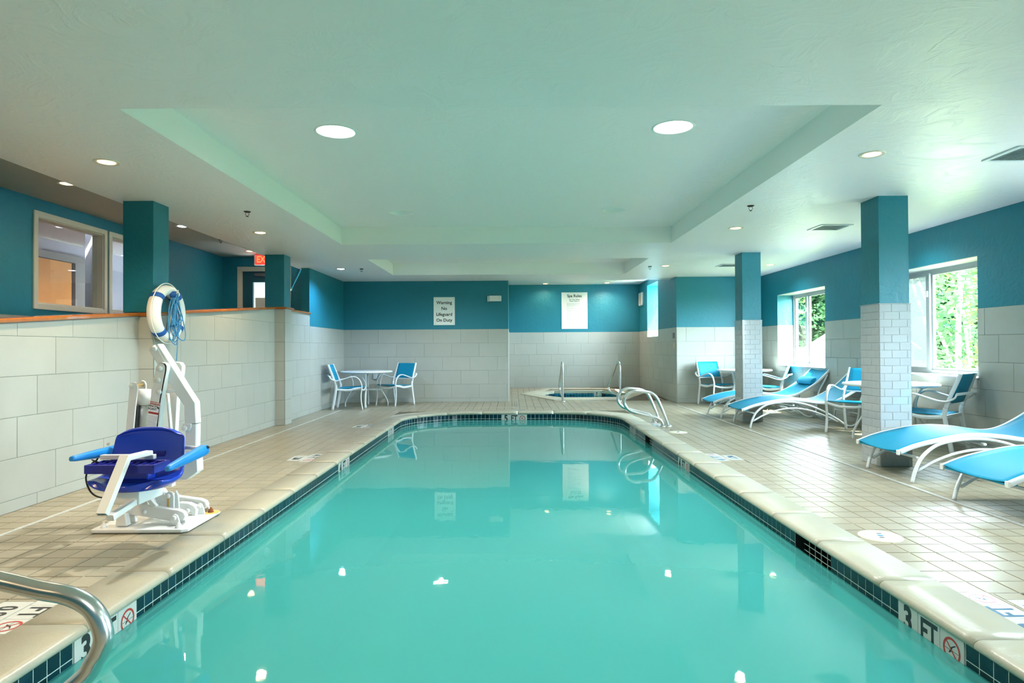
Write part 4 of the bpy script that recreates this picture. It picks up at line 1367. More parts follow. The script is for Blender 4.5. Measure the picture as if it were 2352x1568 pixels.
def make_chair(label, loc, rz, group):
    """faces local +y"""
    t = thing('armchair', label, 'chair', loc, rz, group)
    hw = .275
    for s_ in (-1, 1):
        x = s_ * hw
        # rear leg and back post as one bent flat bar
        rear = smooth([V((x, -.295, 0)), V((x, -.255, .22)), V((x, -.225, .42)), V((x, -.235, .50))], 4)
        child('leg', MB().sweep(rear, rect(.024, .046, .007), up=(0, 1, .01)).mesh('leg', WHITE), t)
        post = smooth([V((x, -.235, .50)), V((x * .98, -.275, .62)), V((x * .94, -.345, .80)), V((x * .92, -.375, .885))], 4)
        child('back_post', MB().sweep(post, rect(.024, .040, .007), up=(0, 1, .01)).mesh('back_post', WHITE), t)
        front = smooth([V((x, .285, 0)), V((x, .262, .12)), V((x, .250, .26)), V((x, .268, .42)), V((x, .262, .50)), V((x, .225, .585))], 4)
        child('leg', MB().sweep(front, rect(.034, .020, .006), up=(0, 1, .01)).mesh('leg', WHITE), t)
        arm = smooth([V((x, .225, .585)), V((x * 1.03, .165, .638)), V((x * 1.06, .08, .650)), V((x * 1.07, -.05, .615)), V((x * 1.07, -.17, .580)), V((x * 1.06, -.26, .580)), V((x * 1.06, -.325, .618)), V((x * 1.04, -.345, .66))], 5)
        child('armrest', MB().sweep(arm, rect(.044, .018, .006), up=(0, 0, 1)).mesh('armrest', WHITE), t)
        rail = smooth([V((x * .97, .262, .425)), V((x * .97, .15, .415)), V((x * .97, 0, .385)), V((x * .97, -.23, .405))], 4)
        child('seat_rail', MB().sweep(rail, rect(.020, .042, .006), up=(0, 0, 1)).mesh('seat_rail', WHITE), t)
    bars = MB()
    bars.sweep(smooth([V((-hw, .262, .415)), V((-hw * .4, .268, .375)), V((hw * .4, .268, .375)), V((hw, .262, .415))], 4), rect(.02, .034, .006), up=(0, 0, 1))
    bars.box(-hw, hw, -.235, -.215, .385, .420)
    child('cross_bar', bars.mesh('cross_bar', WHITE), t)
    top = MB()
    top.sweep(smooth([V((-hw * 1.04, -.345, .66)), V((-hw * .6, -.40, .67)), V((0, -.415, .672)), V((hw * .6, -.40, .67)), V((hw * 1.04, -.345, .66))], 4), rect(.018, .030, .005), up=(0, 0, 1))
    child('back_bar', top.mesh('back_bar', WHITE), t)
    def sheet(f, nu, nv, th):
        m_ = MB(); g = [[f(i / nu, j / nv) for j in range(nv + 1)] for i in range(nu + 1)]
        vs = [p for r in g for p in r]; k = len(vs)
        vs2 = [p + V(th) for p in vs]
        fs = []
        for i in range(nu):
            for j in range(nv):
                a = i * (nv + 1) + j
                fs.append((a, a + 1, a + nv + 2, a + nv + 1)); fs.append((k + a, k + a + nv + 1, k + a + nv + 2, k + a + 1))
        e = [i * (nv + 1) for i in range(nu + 1)]; e2 = [i * (nv + 1) + nv for i in range(nu + 1)]
        for L_ in (e, e2, list(range(nv + 1)), [nu * (nv + 1) + j for j in range(nv + 1)]):
            for p, q in zip(L_, L_[1:]): fs.append((p, q, k + q, k + p))
        m_.add(vs + vs2, fs, True)
        return m_
    iw = hw * .94
    child('seat', sheet(lambda u, v: V(((u * 2 - 1) * iw, -.205 + v * .475, .418 + .018 * v - .028 * (1 - (2 * u - 1) ** 2) * math.sin(PI * min(1, v * .9 + .05)))), 8, 8, (0, 0, .010)).mesh('seat', SLING), t)
    child('backrest', sheet(lambda u, v: V(((u * 2 - 1) * hw * .885, -.262 - v * .112 - .022 * (1 - (2 * u - 1) ** 2), .555 + v * .325)), 8, 8, (0, .008, 0)).mesh('backrest', SLING), t)
    child('back_rail', MB().box(-hw * .9, hw * .9, -.270, -.252, .548, .565).mesh('back_rail', WHITE), t)
    return t
def face(dx, dy): return math.atan2(dy, dx) - PI / 2
GCH = 'blue sling armchairs'
ch = make_chair('blue sling armchair against the far left wall, facing the round table', (-3.22, 12.74, 0), face(1, .1), GCH)
dup(ch, (-2.46, 13.50, 0), face(-.56, -.83), 'blue sling armchair on the right of the far left table', GCH)
dup(ch, (4.24, 13.10, 0), face(.30, -.95), 'blue sling armchair standing against the back right wall', GCH)
dup(ch, (4.93, 12.20, 0), face(-.9, .43), 'blue sling armchair between the far column and the far window', GCH)
dup(ch, (4.74, 8.78, 0), face(-.8, -.6), 'blue sling armchair left of the near right column, behind the table', GCH)
dup(ch, (4.86, 7.40, 0), face(-.63, .78), 'blue sling armchair seen from behind under the near window', GCH)

def make_lounger(label, loc, group):
    """foot end at local x=0, head towards +x, width along y"""
    t = thing('sun_lounger', label, 'lounger', loc, 0, group)
    prof = [(0, .262), (.13, .312), (.28, .352), (.5, .395), (.70, .408), (.92, .393), (1.10, .366), (1.24, .357), (1.38, .385), (1.54, .462), (1.70, .565), (1.83, .680), (1.95, .800)]
    pp = smooth([V((a, 0, b)) for a, b in prof], 4)
    hw = .325
    for s_ in (-1, 1):
        y = s_ * hw
        sh = [p + V((0, y, 0)) for p in pp]
        child('side_rail', MB().sweep(sh, rect(.030, .040, .007), up=(0, 0, 1)).mesh('side_rail', WHITE), t)
        arch = smooth([V((.10, y * 1.07, 0)), V((.135, y * 1.07, .12)), V((.20, y * 1.07, .235)), V((.32, y * 1.06, .325)), V((.48, y * 1.04, .365)), V((.66, y * 1.02, .378)), V((.85, y * 1.02, .360)), V((1.05, y * 1.02, .300)), V((1.25, y * 1.03, .205)), V((1.42, y * 1.04, .10)), V((1.50, y * 1.04, .045)), V((1.58, y * 1.04, .018)), V((1.66, y * 1.04, .05)), V((1.70, y * 1.04, .15)), V((1.715, y * 1.03, .30)), V((1.76, y * 1.02, .45)), V((1.84, y * 1.01, .60)), V((1.90, y, .715))], 4)
        arch[0].z = 0
        child('leg', MB().sweep(arch, rect(.026, .032, .008), up=(0, 1, .001)).mesh('leg', WHITE), t)
        low = smooth([V((.150, y * 1.05, .10)), V((.30, y * 1.05, .185)), V((.50, y * 1.04, .255)), V((.72, y * 1.03, .285)), V((.95, y * 1.02, .262)), V((1.18, y * 1.02, .185)), V((1.40, y * 1.03, .085))], 4)
        child('lower_brace', MB().sweep(low, rect(.022, .028, .007), up=(0, 1, .001)).mesh('lower_brace', WHITE), t)
    for (x, z) in ((.165, .215), (.75, .33), (1.40, .12), (1.70, .20)):
        child('cross_bar', MB().sweep([V((x, -hw * 1.05, z)), V((x, hw * 1.05, z))], rect(.026, .020, .005), up=(0, 0, 1)).mesh('cross_bar', WHITE), t)
    m_ = MB(); vs = []; ny = 8
    N = len(pp)
    for off in (0, .006):
        for p in pp:
            for j in range(ny + 1):
                v = j / ny * 2 - 1
                vs.append(p + V((0, v * (hw - .008), .012 + off - .022 * (1 - v * v))))
    k = N * (ny + 1); fs = []
    for i in range(N - 1):
        for j in range(ny):
            a = i * (ny + 1) + j
            fs.append((a, a + ny + 1, a + ny + 2, a + 1)); fs.append((k + a, k + a + 1, k + a + ny + 2, k + a + ny + 1))
    for j in range(ny):
        fs.append((j, j + 1, k + j + 1, k + j)); a = (N - 1) * (ny + 1) + j; fs.append((a, a + 1, k + a + 1, k + a))
    for i in range(N - 1):
        for j in (0, ny):
            a = i * (ny + 1) + j; b = a + ny + 1
            fs.append((a, b, k + b, k + a))
    m_.add(vs, fs, True)
    child('sling', m_.mesh('sling', SLING), t)
    fl_ = MB()
    fl_.add([(0.006, -hw + .012, .25), (.006, hw - .012, .25), (.09, hw - .03, .245), (.09, -hw + .03, .245), (.006, -hw + .012, .262), (.006, hw - .012, .262), (.09, hw - .03, .268), (.09, -hw + .03, .268)],
            [(0, 1, 2, 3), (4, 7, 6, 5), (0, 4, 5, 1), (1, 5, 6, 2), (2, 6, 7, 3), (3, 7, 4, 0)])
    child('hem_flap', fl_.mesh('hem_flap', SLING), t)
    for s_ in (-1, 1):
        child('end_cap', MB().box(-.012, .002, s_ * hw - .018, s_ * hw + .018, .240, .284).mesh('end_cap', WPLAS, .004), t)
    return t
GLN = 'blue sling sun loungers on the right deck'
lg = make_lounger('blue sling lounger in the foreground cut by the right edge', (3.33, 4.61, 0), GLN)
dup(lg, (3.39, 5.92, 0), 0, 'blue sling lounger just in front of the near right column', GLN)
dup(lg, (3.40, 9.72, 0), 0, 'blue sling lounger just in front of the far right column', GLN)
l1 = dup(lg, (3.39, 11.0, 0), 0, 'blue sling lounger with a rolled headrest, behind the far right column', GLN)
d_ = V((.24, 0, .225)).normalized(); n_ = V((-d_.z, 0, d_.x))
c_ = V((1.72, 0, .585)) + n_ * .035
cpro = [(.045 * math.cos(a_) * 1.9, .034 * math.sin(a_)) for a_ in [2 * PI * k / 16 for k in range(16)]]
pm = MB().sweep([c_ + V((0, y, 0)) for y in (-.25, -.24, -.1, .1, .24, .25)], cpro, up=n_, scale=[.7, .95, 1, 1, .95, .7]).mesh('headrest_cushion', mat('towel_blue', (.0, .30, .52), .8, bump=.5, bscale=90))
child('headrest_cushion', pm, l1)

# ------------------------------------------------------------------ life ring with rope
ring = thing('life_ring', 'white life ring with blue straps hung on the first left column', 'life ring', (XL + .235, 6.46, 1.565))
R1, r1 = .235, .066
pts = [V((0, R1 * math.cos(2 * PI * k / 48), R1 * math.sin(2 * PI * k / 48))) for k in range(48)]
child('ring', MB().sweep(pts, [(a * .8, b) for a, b in circ(r1, 16)], up=(1, 0, 0), closed=True).mesh('ring', RINGW), ring)
for k in range(4):
    a = PI / 4 + k * PI / 2 + .1
    seg = [V((0, R1 * math.cos(a + d), R1 * math.sin(a + d))) for d in (-.10, -.05, 0, .05, .10)]
    child('strap', MB().sweep(seg, [(p * .8, q) for p, q in circ(r1 + .004, 16)], up=(1, 0, 0)).mesh('strap', STRAPB), ring)
gr = []
for k in range(64):
    a = 2 * PI * k / 64 + PI / 4 + .1
    rr = R1 + .066 + .003 * abs(math.sin(2 * (a - PI / 4 - .1)))
    gr.append(V((.01, rr * math.cos(a), rr * math.sin(a))))
child('grab_line', MB().sweep(gr, circ(.005, 6), closed=True).mesh('grab_line', RINGW), ring)
child('hook', MB().sweep(smooth([V((-.06, 0, .20)), V((.06, 0, .20)), V((.10, 0, .205)), V((.115, 0, .235))], 3), circ(.008, 8)).mesh('hook', WPLAS), ring)
rope = thing('throw_rope', 'coil of light blue throw rope hanging through the life ring', 'rope', (XL + .30, 6.46, 1.565))
for k in range(9):
    w_ = .02 + .016 * (k % 5) + random.uniform(0, .02); dpt = .30 + .035 * ((k * 5) % 7) + random.uniform(-.02, .02)
    xo = .01 * (k % 4)
    lean = random.uniform(-.03, .05)
    lp = []
    for q in range(20):
        a = 2 * PI * q / 20
        f = (1 - math.cos(a)) / 2
        lp.append(V((xo + .012 * math.sin(3 * a + k), w_ * math.sin(a) * (.25 + 1.3 * f) + lean * f, .20 - dpt * f)))
    child('rope_loop', MB().sweep(smooth(lp, 3, True), circ(.0052, 6), closed=True).mesh('rope_loop', ROPEB), rope)
big = [V((.03, .03, .19)), V((.03, .08, .05)), V((.03, .14, -.08)), V((.03, .185, -.20)), V((.03, .16, -.27)), V((.03, .08, -.26)), V((.03, 0, -.2)), V((.03, -.03, -.05)), V((.03, 0, .1))]
child('rope_loop', MB().sweep(smooth(big, 5, True), circ(.0052, 6), closed=True).mesh('rope_loop', ROPEB), rope)
child('rope_tail', MB().sweep(smooth([V((.02, .03, .18)), V((.02, .04, -.1)), V((.02, .045, -.3)), V((.01, .045, -.48))], 4), circ(.0055, 6)).mesh('rope_tail', ROPEB), rope)
child('rope_wrap', MB().lathe((.01, 0, .19), [(.03, -.03), (.036, -.01), (.036, .01), (.03, .03)], 14, 'x').mesh('rope_wrap', STRAPB), rope)

# ------------------------------------------------------------------ pool lift
lift = thing('pool_lift', 'white and blue pool access lift with folded seat on the left deck', 'pool lift')
def px7(pts, Y): return [P(150 + a / 6.031, 980 + b / 6.031, Y) for a, b in pts]
def px6(pts, Y): return [P(280 + a / 7.125, 780 + b / 7.125, Y) for a, b in pts]
def px2(pts, Y): return [P(130 + a / 2.53, 630 + b / 2.53, Y) for a, b in pts]
def plate(pts, th, name, m=WPLAS, bev=.004, parent=None):
    return MB().prism(pts, (0, th, 0)).obj(name, m, parent or lift, bev)
base = MB().prism([(-2.76, 4.19, .004), (-2.74, 4.175, .004), (-2.16, 4.175, .004), (-2.125, 4.20, .004), (-2.125, 4.66, .004), (-2.15, 4.68, .004), (-2.60, 4.68, .004), (-2.76, 4.50, .004)], (0, 0, .023)).obj('base_plate', WPLAS, lift, .006)
for i, (x, y) in enumerate(((-2.70, 4.23), (-2.20, 4.22), (-2.17, 4.61), (-2.62, 4.58))):
    MB().lathe((x, y, .026), [(.02, 0), (.02, .008), (.016, .010), (.016, .024), (.008, .026), (.008, .036), (0, .036)], 10).obj('anchor_bolt', RUST if i == 2 else WPLAS, base)
MB().lathe((-2.17, 4.61, .0272), [(0, .0012), (.045, .0010), (.06, 0)], 16).obj('rust_stain', YELLOW, base)
# pivot brackets
def bolt(c, r=.014, name='bolt', n=-1, m=WPLAS):
    MB().lathe(c, [(0, n * .014), (r * .7, n * .014), (r, n * .008), (r, 0)], 12, 'y').obj(name, m, lift)
for Y in (4.26, 4.56):
    dx = 0 if Y < 4.4 else .02
    q = [V((p.x + dx, Y, p.z)) for p in px7([(1425, 1390), (1450, 1270), (1475, 1225), (1510, 1210), (1545, 1225), (1570, 1290), (1590, 1390)], 4.26)]
    for p in q: p.z = max(p.z, .026)
    plate(q, .016, 'pivot_bracket'); plate([p + V((.0, .075, 0)) for p in q], .016, 'pivot_bracket')
    c = sum(q, V((0, 0, 0))) / len(q)
    bolt((c.x, Y, c.z + .01), .016)
# lower links, near and far
for Y, dx in ((4.27, 0), (4.575, 0)):
    q = px7([(672, 1165), (700, 1120), (770, 1080), (905, 1060), (1135, 1092), (1215, 1118), (1540, 1162), (1615, 1195), (1645, 1255), (1615, 1305), (1550, 1320), (1440, 1318), (700, 1195)], 4.27)
    q = [V((p.x + dx, Y + .018, p.z + (0 if Y < 4.4 else .0))) for p in q]
    plate(q, .045, 'lift_link', bev=.006)
for a, b in ((875, 1160), (1080, 1185), (1495, 1262)):
    p = px7([(a, b)], 4.27)[0]; bolt((p.x, 4.288, p.z), .014)
# front foot post
q = px7([(690, 1375), (712, 1205), (825, 1205), (850, 1375)], 4.24)
for p in q: p.z = max(p.z, .027)
plate(q, .05, 'support_foot'); plate([p + V((0, .10, 0)) for p in q], .03, 'support_foot')
# central housing below the seat and gussets
plate(px7([(905, 1095), (900, 925), (1135, 925), (1120, 950), (1150, 1100)], 4.30), .22, 'housing_block')
plate(px7([(1100, 985), (1140, 960), (1265, 1100), (1200, 1125)], 4.27), .03, 'gusset')
plate(px7([(1230, 1070), (1235, 880), (1330, 870), (1400, 990), (1400, 1130), (1280, 1100)], 4.40), .06, 'gusset')
plate(px7([(1290, 890), (1330, 870), (1390, 960), (1385, 1020)], 4.33), .03, 'gusset')
# rear rocker links
for Y in (4.34, 4.46):
    plate(px7([(1365, 1120), (1385, 930), (1425, 895), (1480, 905), (1500, 960), (1500, 1140), (1440, 1150)], Y), .018, 'rocker_link')
    plate(px7([(1500, 1140), (1490, 985), (1530, 880), (1560, 950), (1575, 1145)], Y + .03), .018, 'rocker_link')
p = px7([(1425, 955)], 4.34)[0]; bolt((p.x, 4.34, p.z), .016); MB().box(p.x - .008, p.x + .006, 4.3385, 4.3395, p.z - .09, p.z - .01).obj('rust_stain', YELLOW, lift)
plate(px7([(1560, 1050), (1700, 1060), (1780, 1095), (1810, 1150), (1800, 1250), (1760, 1260), (1740, 1180), (1590, 1160)], 4.52), .05, 'rear_link')
p = px7([(1680, 1170)], 4.50)[0]; bolt((p.x, 4.52, p.z), .016)
# mast side plates
near = px6([(385, 1470), (465, 960), (540, 520), (555, 440), (590, 390), (650, 368), (710, 385), (738, 430), (735, 500), (640, 1000), (565, 1470)], 4.36)
low = px7([(1130, 1060), (1010, 1060)], 4.36)
mastn = near[:1] + near[1:]
mastn = [V((p.x, 4.36, p.z)) for p in mastn]
mastn[0] = V((mastn[0].x - .03, 4.36, .22)); mastn[-1] = V((mastn[-1].x - .035, 4.36, .22))
mp = plate(mastn, .016, 'mast_plate')
fed = [p + V((0, .016, 0)) for p in mastn[4:]]
ctr = MB()
for a, b in zip(mastn[5:], mastn[6:]):
    ctr.prism([a, b, b + V((-.012, 0, -.004)), a + V((-.012, 0, -.004))], (0, .05, 0))
ctr.obj('mast_flange', WPLAS, lift)
far = px6([(790, 1470), (700, 900), (760, 560), (840, 400), (880, 362), (950, 375), (985, 430), (975, 560), (900, 960), (820, 1470)], 4.56)
far = [V((p.x, 4.56, p.z)) for p in far]
far[0].z = .22; far[-1].z = .22
plate([far[1], far[2], far[3], far[4], far[5], far[6], far[7], far[8], far[9], far[9] + V((-.035, 0, 0)), far[8] + V((-.05, 0, -.05))], .05, 'mast_plate')
plate(px6([(715, 880), (745, 880), (800, 1470), (765, 1470)], 4.50), .03, 'mast_strut')
plate(px6([(720, 850), (740, 820), (850, 810), (865, 850), (735, 872)], 4.40), .15, 'mast_tie')
for a, b in ((628, 472), (597, 658), (613, 853)):
    p = px6([(a, b)], 4.36)[0]; bolt((p.x, 4.36, p.z), .017)
# warning label on the near plate
def onplate(pts, off): return [V((p.x, 4.36 - off, p.z)) for p in px6(pts, 4.36)]
lab = MB().prism(onplate([(455, 1050), (470, 1000), (630, 1035), (615, 1090), (575, 1370), (405, 1320)], .0005), (0, -.0006, 0)).obj('warning_label', mat('label_white', (.85, .86, .85), .4), mp)
MB().prism(onplate([(458, 1048), (468, 1002), (628, 1035), (618, 1080)], .0012), (0, -.0004, 0)).obj('label_header', REDINK, mp)
MB().prism(onplate([(430, 1200), (438, 1168), (602, 1198), (594, 1230)], .0012), (0, -.0004, 0)).obj('label_band', REDINK, mp)
c = onplate([(505, 1110)], .0018)[0]
place('lettering', text_mesh('PINCH\nPOINT', .020, INK, .0006), mp, frame(c, (1, 0, -.12), (.12, 0, 1)))
c = onplate([(548, 1040)], .0022)[0]
place('lettering', text_mesh('WARNING', .018, CEILW, .0003, sx=.9), mp, frame(c, (1, 0, -.18), (.18, 0, 1)))
lines = MB()
for k in range(6):
    lines.prism(onplate([(430 - k * 4, 1236 + k * 18), (431 - k * 4, 1232 + k * 18), (590 - k * 8, 1262 + k * 18), (589 - k * 8, 1266 + k * 18)], .0012), (0, -.0003, 0))
lines.obj('label_lines', GROUT, mp)
MB().prism(onplate([(575, 1100), (590, 1092), (608, 1110), (606, 1140), (590, 1135)], .0012), (0, -.0004, 0)).obj('label_icon', INK, mp)
# boom arm: bent box section between the plates, then down to the seat
bp_ = px6([(560, 120), (745, 410), (1005, 830), (1150, 1045), (1155, 1200), (1165, 1360), (1165, 1500)], 4.44) + px7([(1760, 420), (1760, 640)], 4.44)
bp_ = [V((p.x, 4.44, p.z)) for p in bp_]
arm = MB().sweep(bp_[:1] + [bp_[1], bp_[2], bp_[3], bp_[4], bp_[5]], rect(.082, .072, .006), up=(0, 1, .0001), smooth=False).obj('boom_arm', WPLAS, lift)
MB().sweep([bp_[5] - V((0, 0, .004)), bp_[6], bp_[7], bp_[8]], rect(.078, .068, .006), up=(0, 1, .0001), smooth=False).obj('lower_boom', WPLAS, lift)
plate([V((p.x, 4.40, p.z)) for p in px6([(480, 150), (490, 105), (540, 85), (600, 110), (620, 160), (760, 400), (720, 460), (600, 385)], 4.42)], .08, 'arm_head')
for a, b in ((523, 147), (1020, 1450)):
    p = px6([(a, b)], 4.39)[0]; bolt((p.x, 4.398, p.z), .019)
plate([V((p.x, 4.392, p.z)) for p in px6([(990, 1372), (1130, 1372), (1130, 1440), (1100, 1500), (1000, 1490)], 4.392)], .012, 'clevis_plate')
plate([V((p.x, 4.40, p.z)) for p in px7([(1660, 320), (1815, 320), (1830, 620), (1740, 690), (1680, 735), (1560, 735), (1640, 600)], 4.40)], .09, 'arm_cover')
# actuator, battery, left plates
a0, a1 = px6([(360, 810), (350, 1060)], 4.52)
MB().cyl(a0, a1, .046, 20).obj('actuator_cap', WPLAS, lift)
a2 = px6([(345, 1480)], 4.52)[0]
MB().cyl(a1, a2, .034, 18).obj('actuator_tube', mat('tube_grey', (.55, .56, .52), .3), lift)
b0 = px6([(262, 1062), (235, 1480)], 4.50)
MB().obox((b0[0] + b0[1]) / 2, b0[1] - b0[0], (1, 0, .1), (0, 1, 0), (b0[1] - b0[0]).length / 2, .026, .05).obj('battery', BLACK, lift, .008)
q = px6([(60, 1480), (110, 900), (120, 760), (150, 705), (200, 690), (240, 710), (252, 770), (250, 830), (215, 1120), (185, 1480)], 4.40)
plate([V((p.x, 4.40, p.z)) for p in q], .016, 'actuator_plate')
q = px6([(270, 790), (275, 710), (320, 662), (370, 680), (392, 730), (390, 810)], 4.60)
plate([V((p.x, 4.60, p.z)) for p in q], .016, 'actuator_plate')
p = px6([(155, 760)], 4.40)[0]; bolt((p.x, 4.40, p.z), .013)
MB().cyl(px6([(200, 750)], 4.41)[0], px6([(330, 740)], 4.60)[0], .012, 10).obj('pivot_pin', mat('brass', (.6, .42, .15), .35, metal=.8), lift)
MB().lathe(px6([(890, 1118)], 4.62)[0], [(0, -.02), (.02, -.02), (.024, 0)], 10, 'y').obj('knob', ARMB, lift)
MB().cyl(px7([(590, 250)], 4.45)[0], px7([(600, 215)], 4.45)[0], .01, 8).obj('small_hook', WPLAS, lift)
# ---- seat: lofted shell facing the camera and a little left
SF = V((0, -1, 0)); SR = V((1, 0, 0)); SO = V((-2.315, 4.12, 0))
def sp(r, f, z): return SO + SR * r + SF * f + V((0, 0, z))
# profile: (forward, z, half width)
prof = [(.02, .690, .175), (.0, .684, .205), (.0, .65, .222), (.015, .58, .228), (.035, .51, .232), (.05, .46, .240), (.085, .415, .248), (.14, .397, .252), (.20, .393, .252), (.26, .395, .245), (.315, .40, .222), (.35, .40, .185), (.365, .388, .15)]
th = [.02, .03, .035, .035, .038, .045, .055, .055, .055, .052, .05, .045, .03]
nrm = []
for i, p in enumerate(prof):
    a = prof[max(i - 1, 0)]; b = prof[min(i + 1, len(prof) - 1)]
    t_ = V((b[0] - a[0], b[1] - a[1])).normalized()
    nrm.append(V((-t_.y, t_.x)) if False else V((t_.y, -t_.x)))
mbS = MB(); nu = 14
vs = []
for side in (0, 1):
    for i, (f, z, hw_) in enumerate(prof):
        for j in range(nu + 1):
            u = j / nu * 2 - 1
            dish = .030 * (abs(u) ** 2.2)
            nx, nz = nrm[i].x, nrm[i].y
            # inner surface dished; outer surface offset
            if i < 5: ff, zz = f + dish, z
            elif i < 7: ff, zz = f + dish * .6, z + dish * .6
            else: ff, zz = f, z + dish * .8
            if side:
                k = th[i] * (1 - .55 * abs(u) ** 6)
                ff += nx * k; zz += nz * k
            if i > 10: ff -= .06 * abs(u) ** 2
            if i < 2: zz -= .03 * abs(u) ** 3
            vs.append(sp(u * hw_, ff, zz))
K = len(prof) * (nu + 1); fs = []
for i in range(len(prof) - 1):
    for j in range(nu):
        a = i * (nu + 1) + j
        fs.append((a, a + 1, a + nu + 2, a + nu + 1)); fs.append((K + a, K + a + nu + 1, K + a + nu + 2, K + a + 1))
for i in range(len(prof) - 1):
    for j in (0, nu):
        a = i * (nu + 1) + j; b = a + nu + 1; fs.append((a, b, K + b, K + a))
for j in range(nu):
    for i in (0, len(prof) - 1):
        a = i * (nu + 1) + j; fs.append((a, a + 1, K + a + 1, K + a))
mbS.add(vs, fs, True)
seat = mbS.obj('seat', SEATB, lift)
ss = seat.modifiers.new('sub', 'SUBSURF'); ss.levels = 1; ss.render_levels = 2
MB().obox(sp(0.05, .006 + .025, .535), SR, SF, (0, 0, 1), .05, .006, .016).obj('handle_slot', mat('slot_blue', (.006, .012, .2), .4), seat)
# pan below the seat
MB().obox(sp(0, .17, .32), SR, SF, (0, 0, 1), .09, .13, .045).obj('seat_bracket', WPLAS, lift, .006)
# footrest tray folded on the seat (ribbed)
tr = MB()
fc = sp(-.01, .245, .492)
tr.obox(fc + V((0, 0, -.012)), SR, SF, (0, 0, 1), .20, .085, .006)
for s_ in (-1, 1):
    tr.obox(fc + SF * (.085 * s_), SR, SF, (0, 0, 1), .20, .008, .026)
    tr.obox(fc + SR * (.20 * s_), SR, SF, (0, 0, 1), .008, .09, .026)
for k in range(9):
    tr.obox(fc + SR * (-.17 + k * .0425) + V((0, 0, .006)), SR, SF, (0, 0, 1), .0025, .082, .014)
tr.obj('foot_tray', mat('tray_blue', (.012, .018, .26), .4), lift, .003)
MB().obox(sp(-.01, .20, .44), SR, SF, (0, 0, 1), .12, .045, .03).obj('tray_support', SEATB, lift, .01)
MB().obox(sp(-.06, .16, .538), SR, SF, (0, 0, 1), .165, .018, .014).obj('footrest_bar', WPLAS, lift, .003)
legp = [sp(.07, .16, .562), sp(.045, .36, .562), sp(.035, .56, .285)]
MB().sweep([legp[0], legp[1]], rect(.05, .03, .004), up=(0, 0, 1), smooth=False).obj('footrest_arm', WPLAS, lift)
ft = MB().sweep([legp[1] + V((0, 0, .012)), legp[2]], rect(.058, .038, .004), up=SF, smooth=False).obj('footrest_leg', WPLAS, lift)
d = (legp[2] - legp[1]).normalized()
MB().obox(legp[2] + d * .001, d, SR, SF, .0012, .024, .014).obj('tube_mouth', mat('mouth_grey', (.18, .26, .25), .6), ft)
MB().sweep([sp(.06, .20, .31), sp(.04, .50, .25)], rect(.045, .035, .004), up=(0, 0, 1), smooth=False).obj('footrest_brace', WPLAS, lift)
# armrests
def arm_rest(a, b, nm):
    a, b = V(a), V(b)
    return MB().sweep([a, a.lerp(b, .06), a.lerp(b, .5), a.lerp(b, .94), b], rect(.062, .066, .014), up=(0, 0, 1), scale=[.8, 1, .82, .52, .40]).obj(nm, ARMB, lift)
a_ = arm_rest(P(472, 1031, 4.04), P(383, 1077, 3.60), 'armrest')
b_ = arm_rest(P(282, 1030, 4.22), P(163, 1054, 3.77), 'armrest')
hp = P(474, 1027, 4.0)
MB().lathe(hp + V((.006, -.0, 0)), [(0, -.0), (.010, -.0), (.010, .01)], 12, 'y').obj('pivot_hole', INK, a_)
MB().cyl(P(474, 1031, 4.07), P(425, 1027, 4.17), .014, 10).obj('arm_spindle', mat('spindle_grey', (.5, .56, .6), .3), lift)
MB().cyl(P(285, 1030, 4.24), P(300, 1030, 4.15), .014, 10).obj('arm_spindle', MATS['spindle_grey'], lift)
# cable
cb = px7([(455, 430), (425, 470), (375, 500), (320, 590), (287, 690), (300, 790), (345, 890), (410, 950), (490, 978), (575, 982)], 3.88)
MB().sweep(smooth(cb, 4), circ(.0052, 8)).obj('cable', BLACK, lift)
MB().sweep([px7([(365, 455)], 3.88)[0], px7([(415, 475)], 3.88)[0], px7([(470, 495)], 3.88)[0]], circ(.007, 8), scale=[.4, 1, .5]).obj('cable_clip', BLACK, lift)

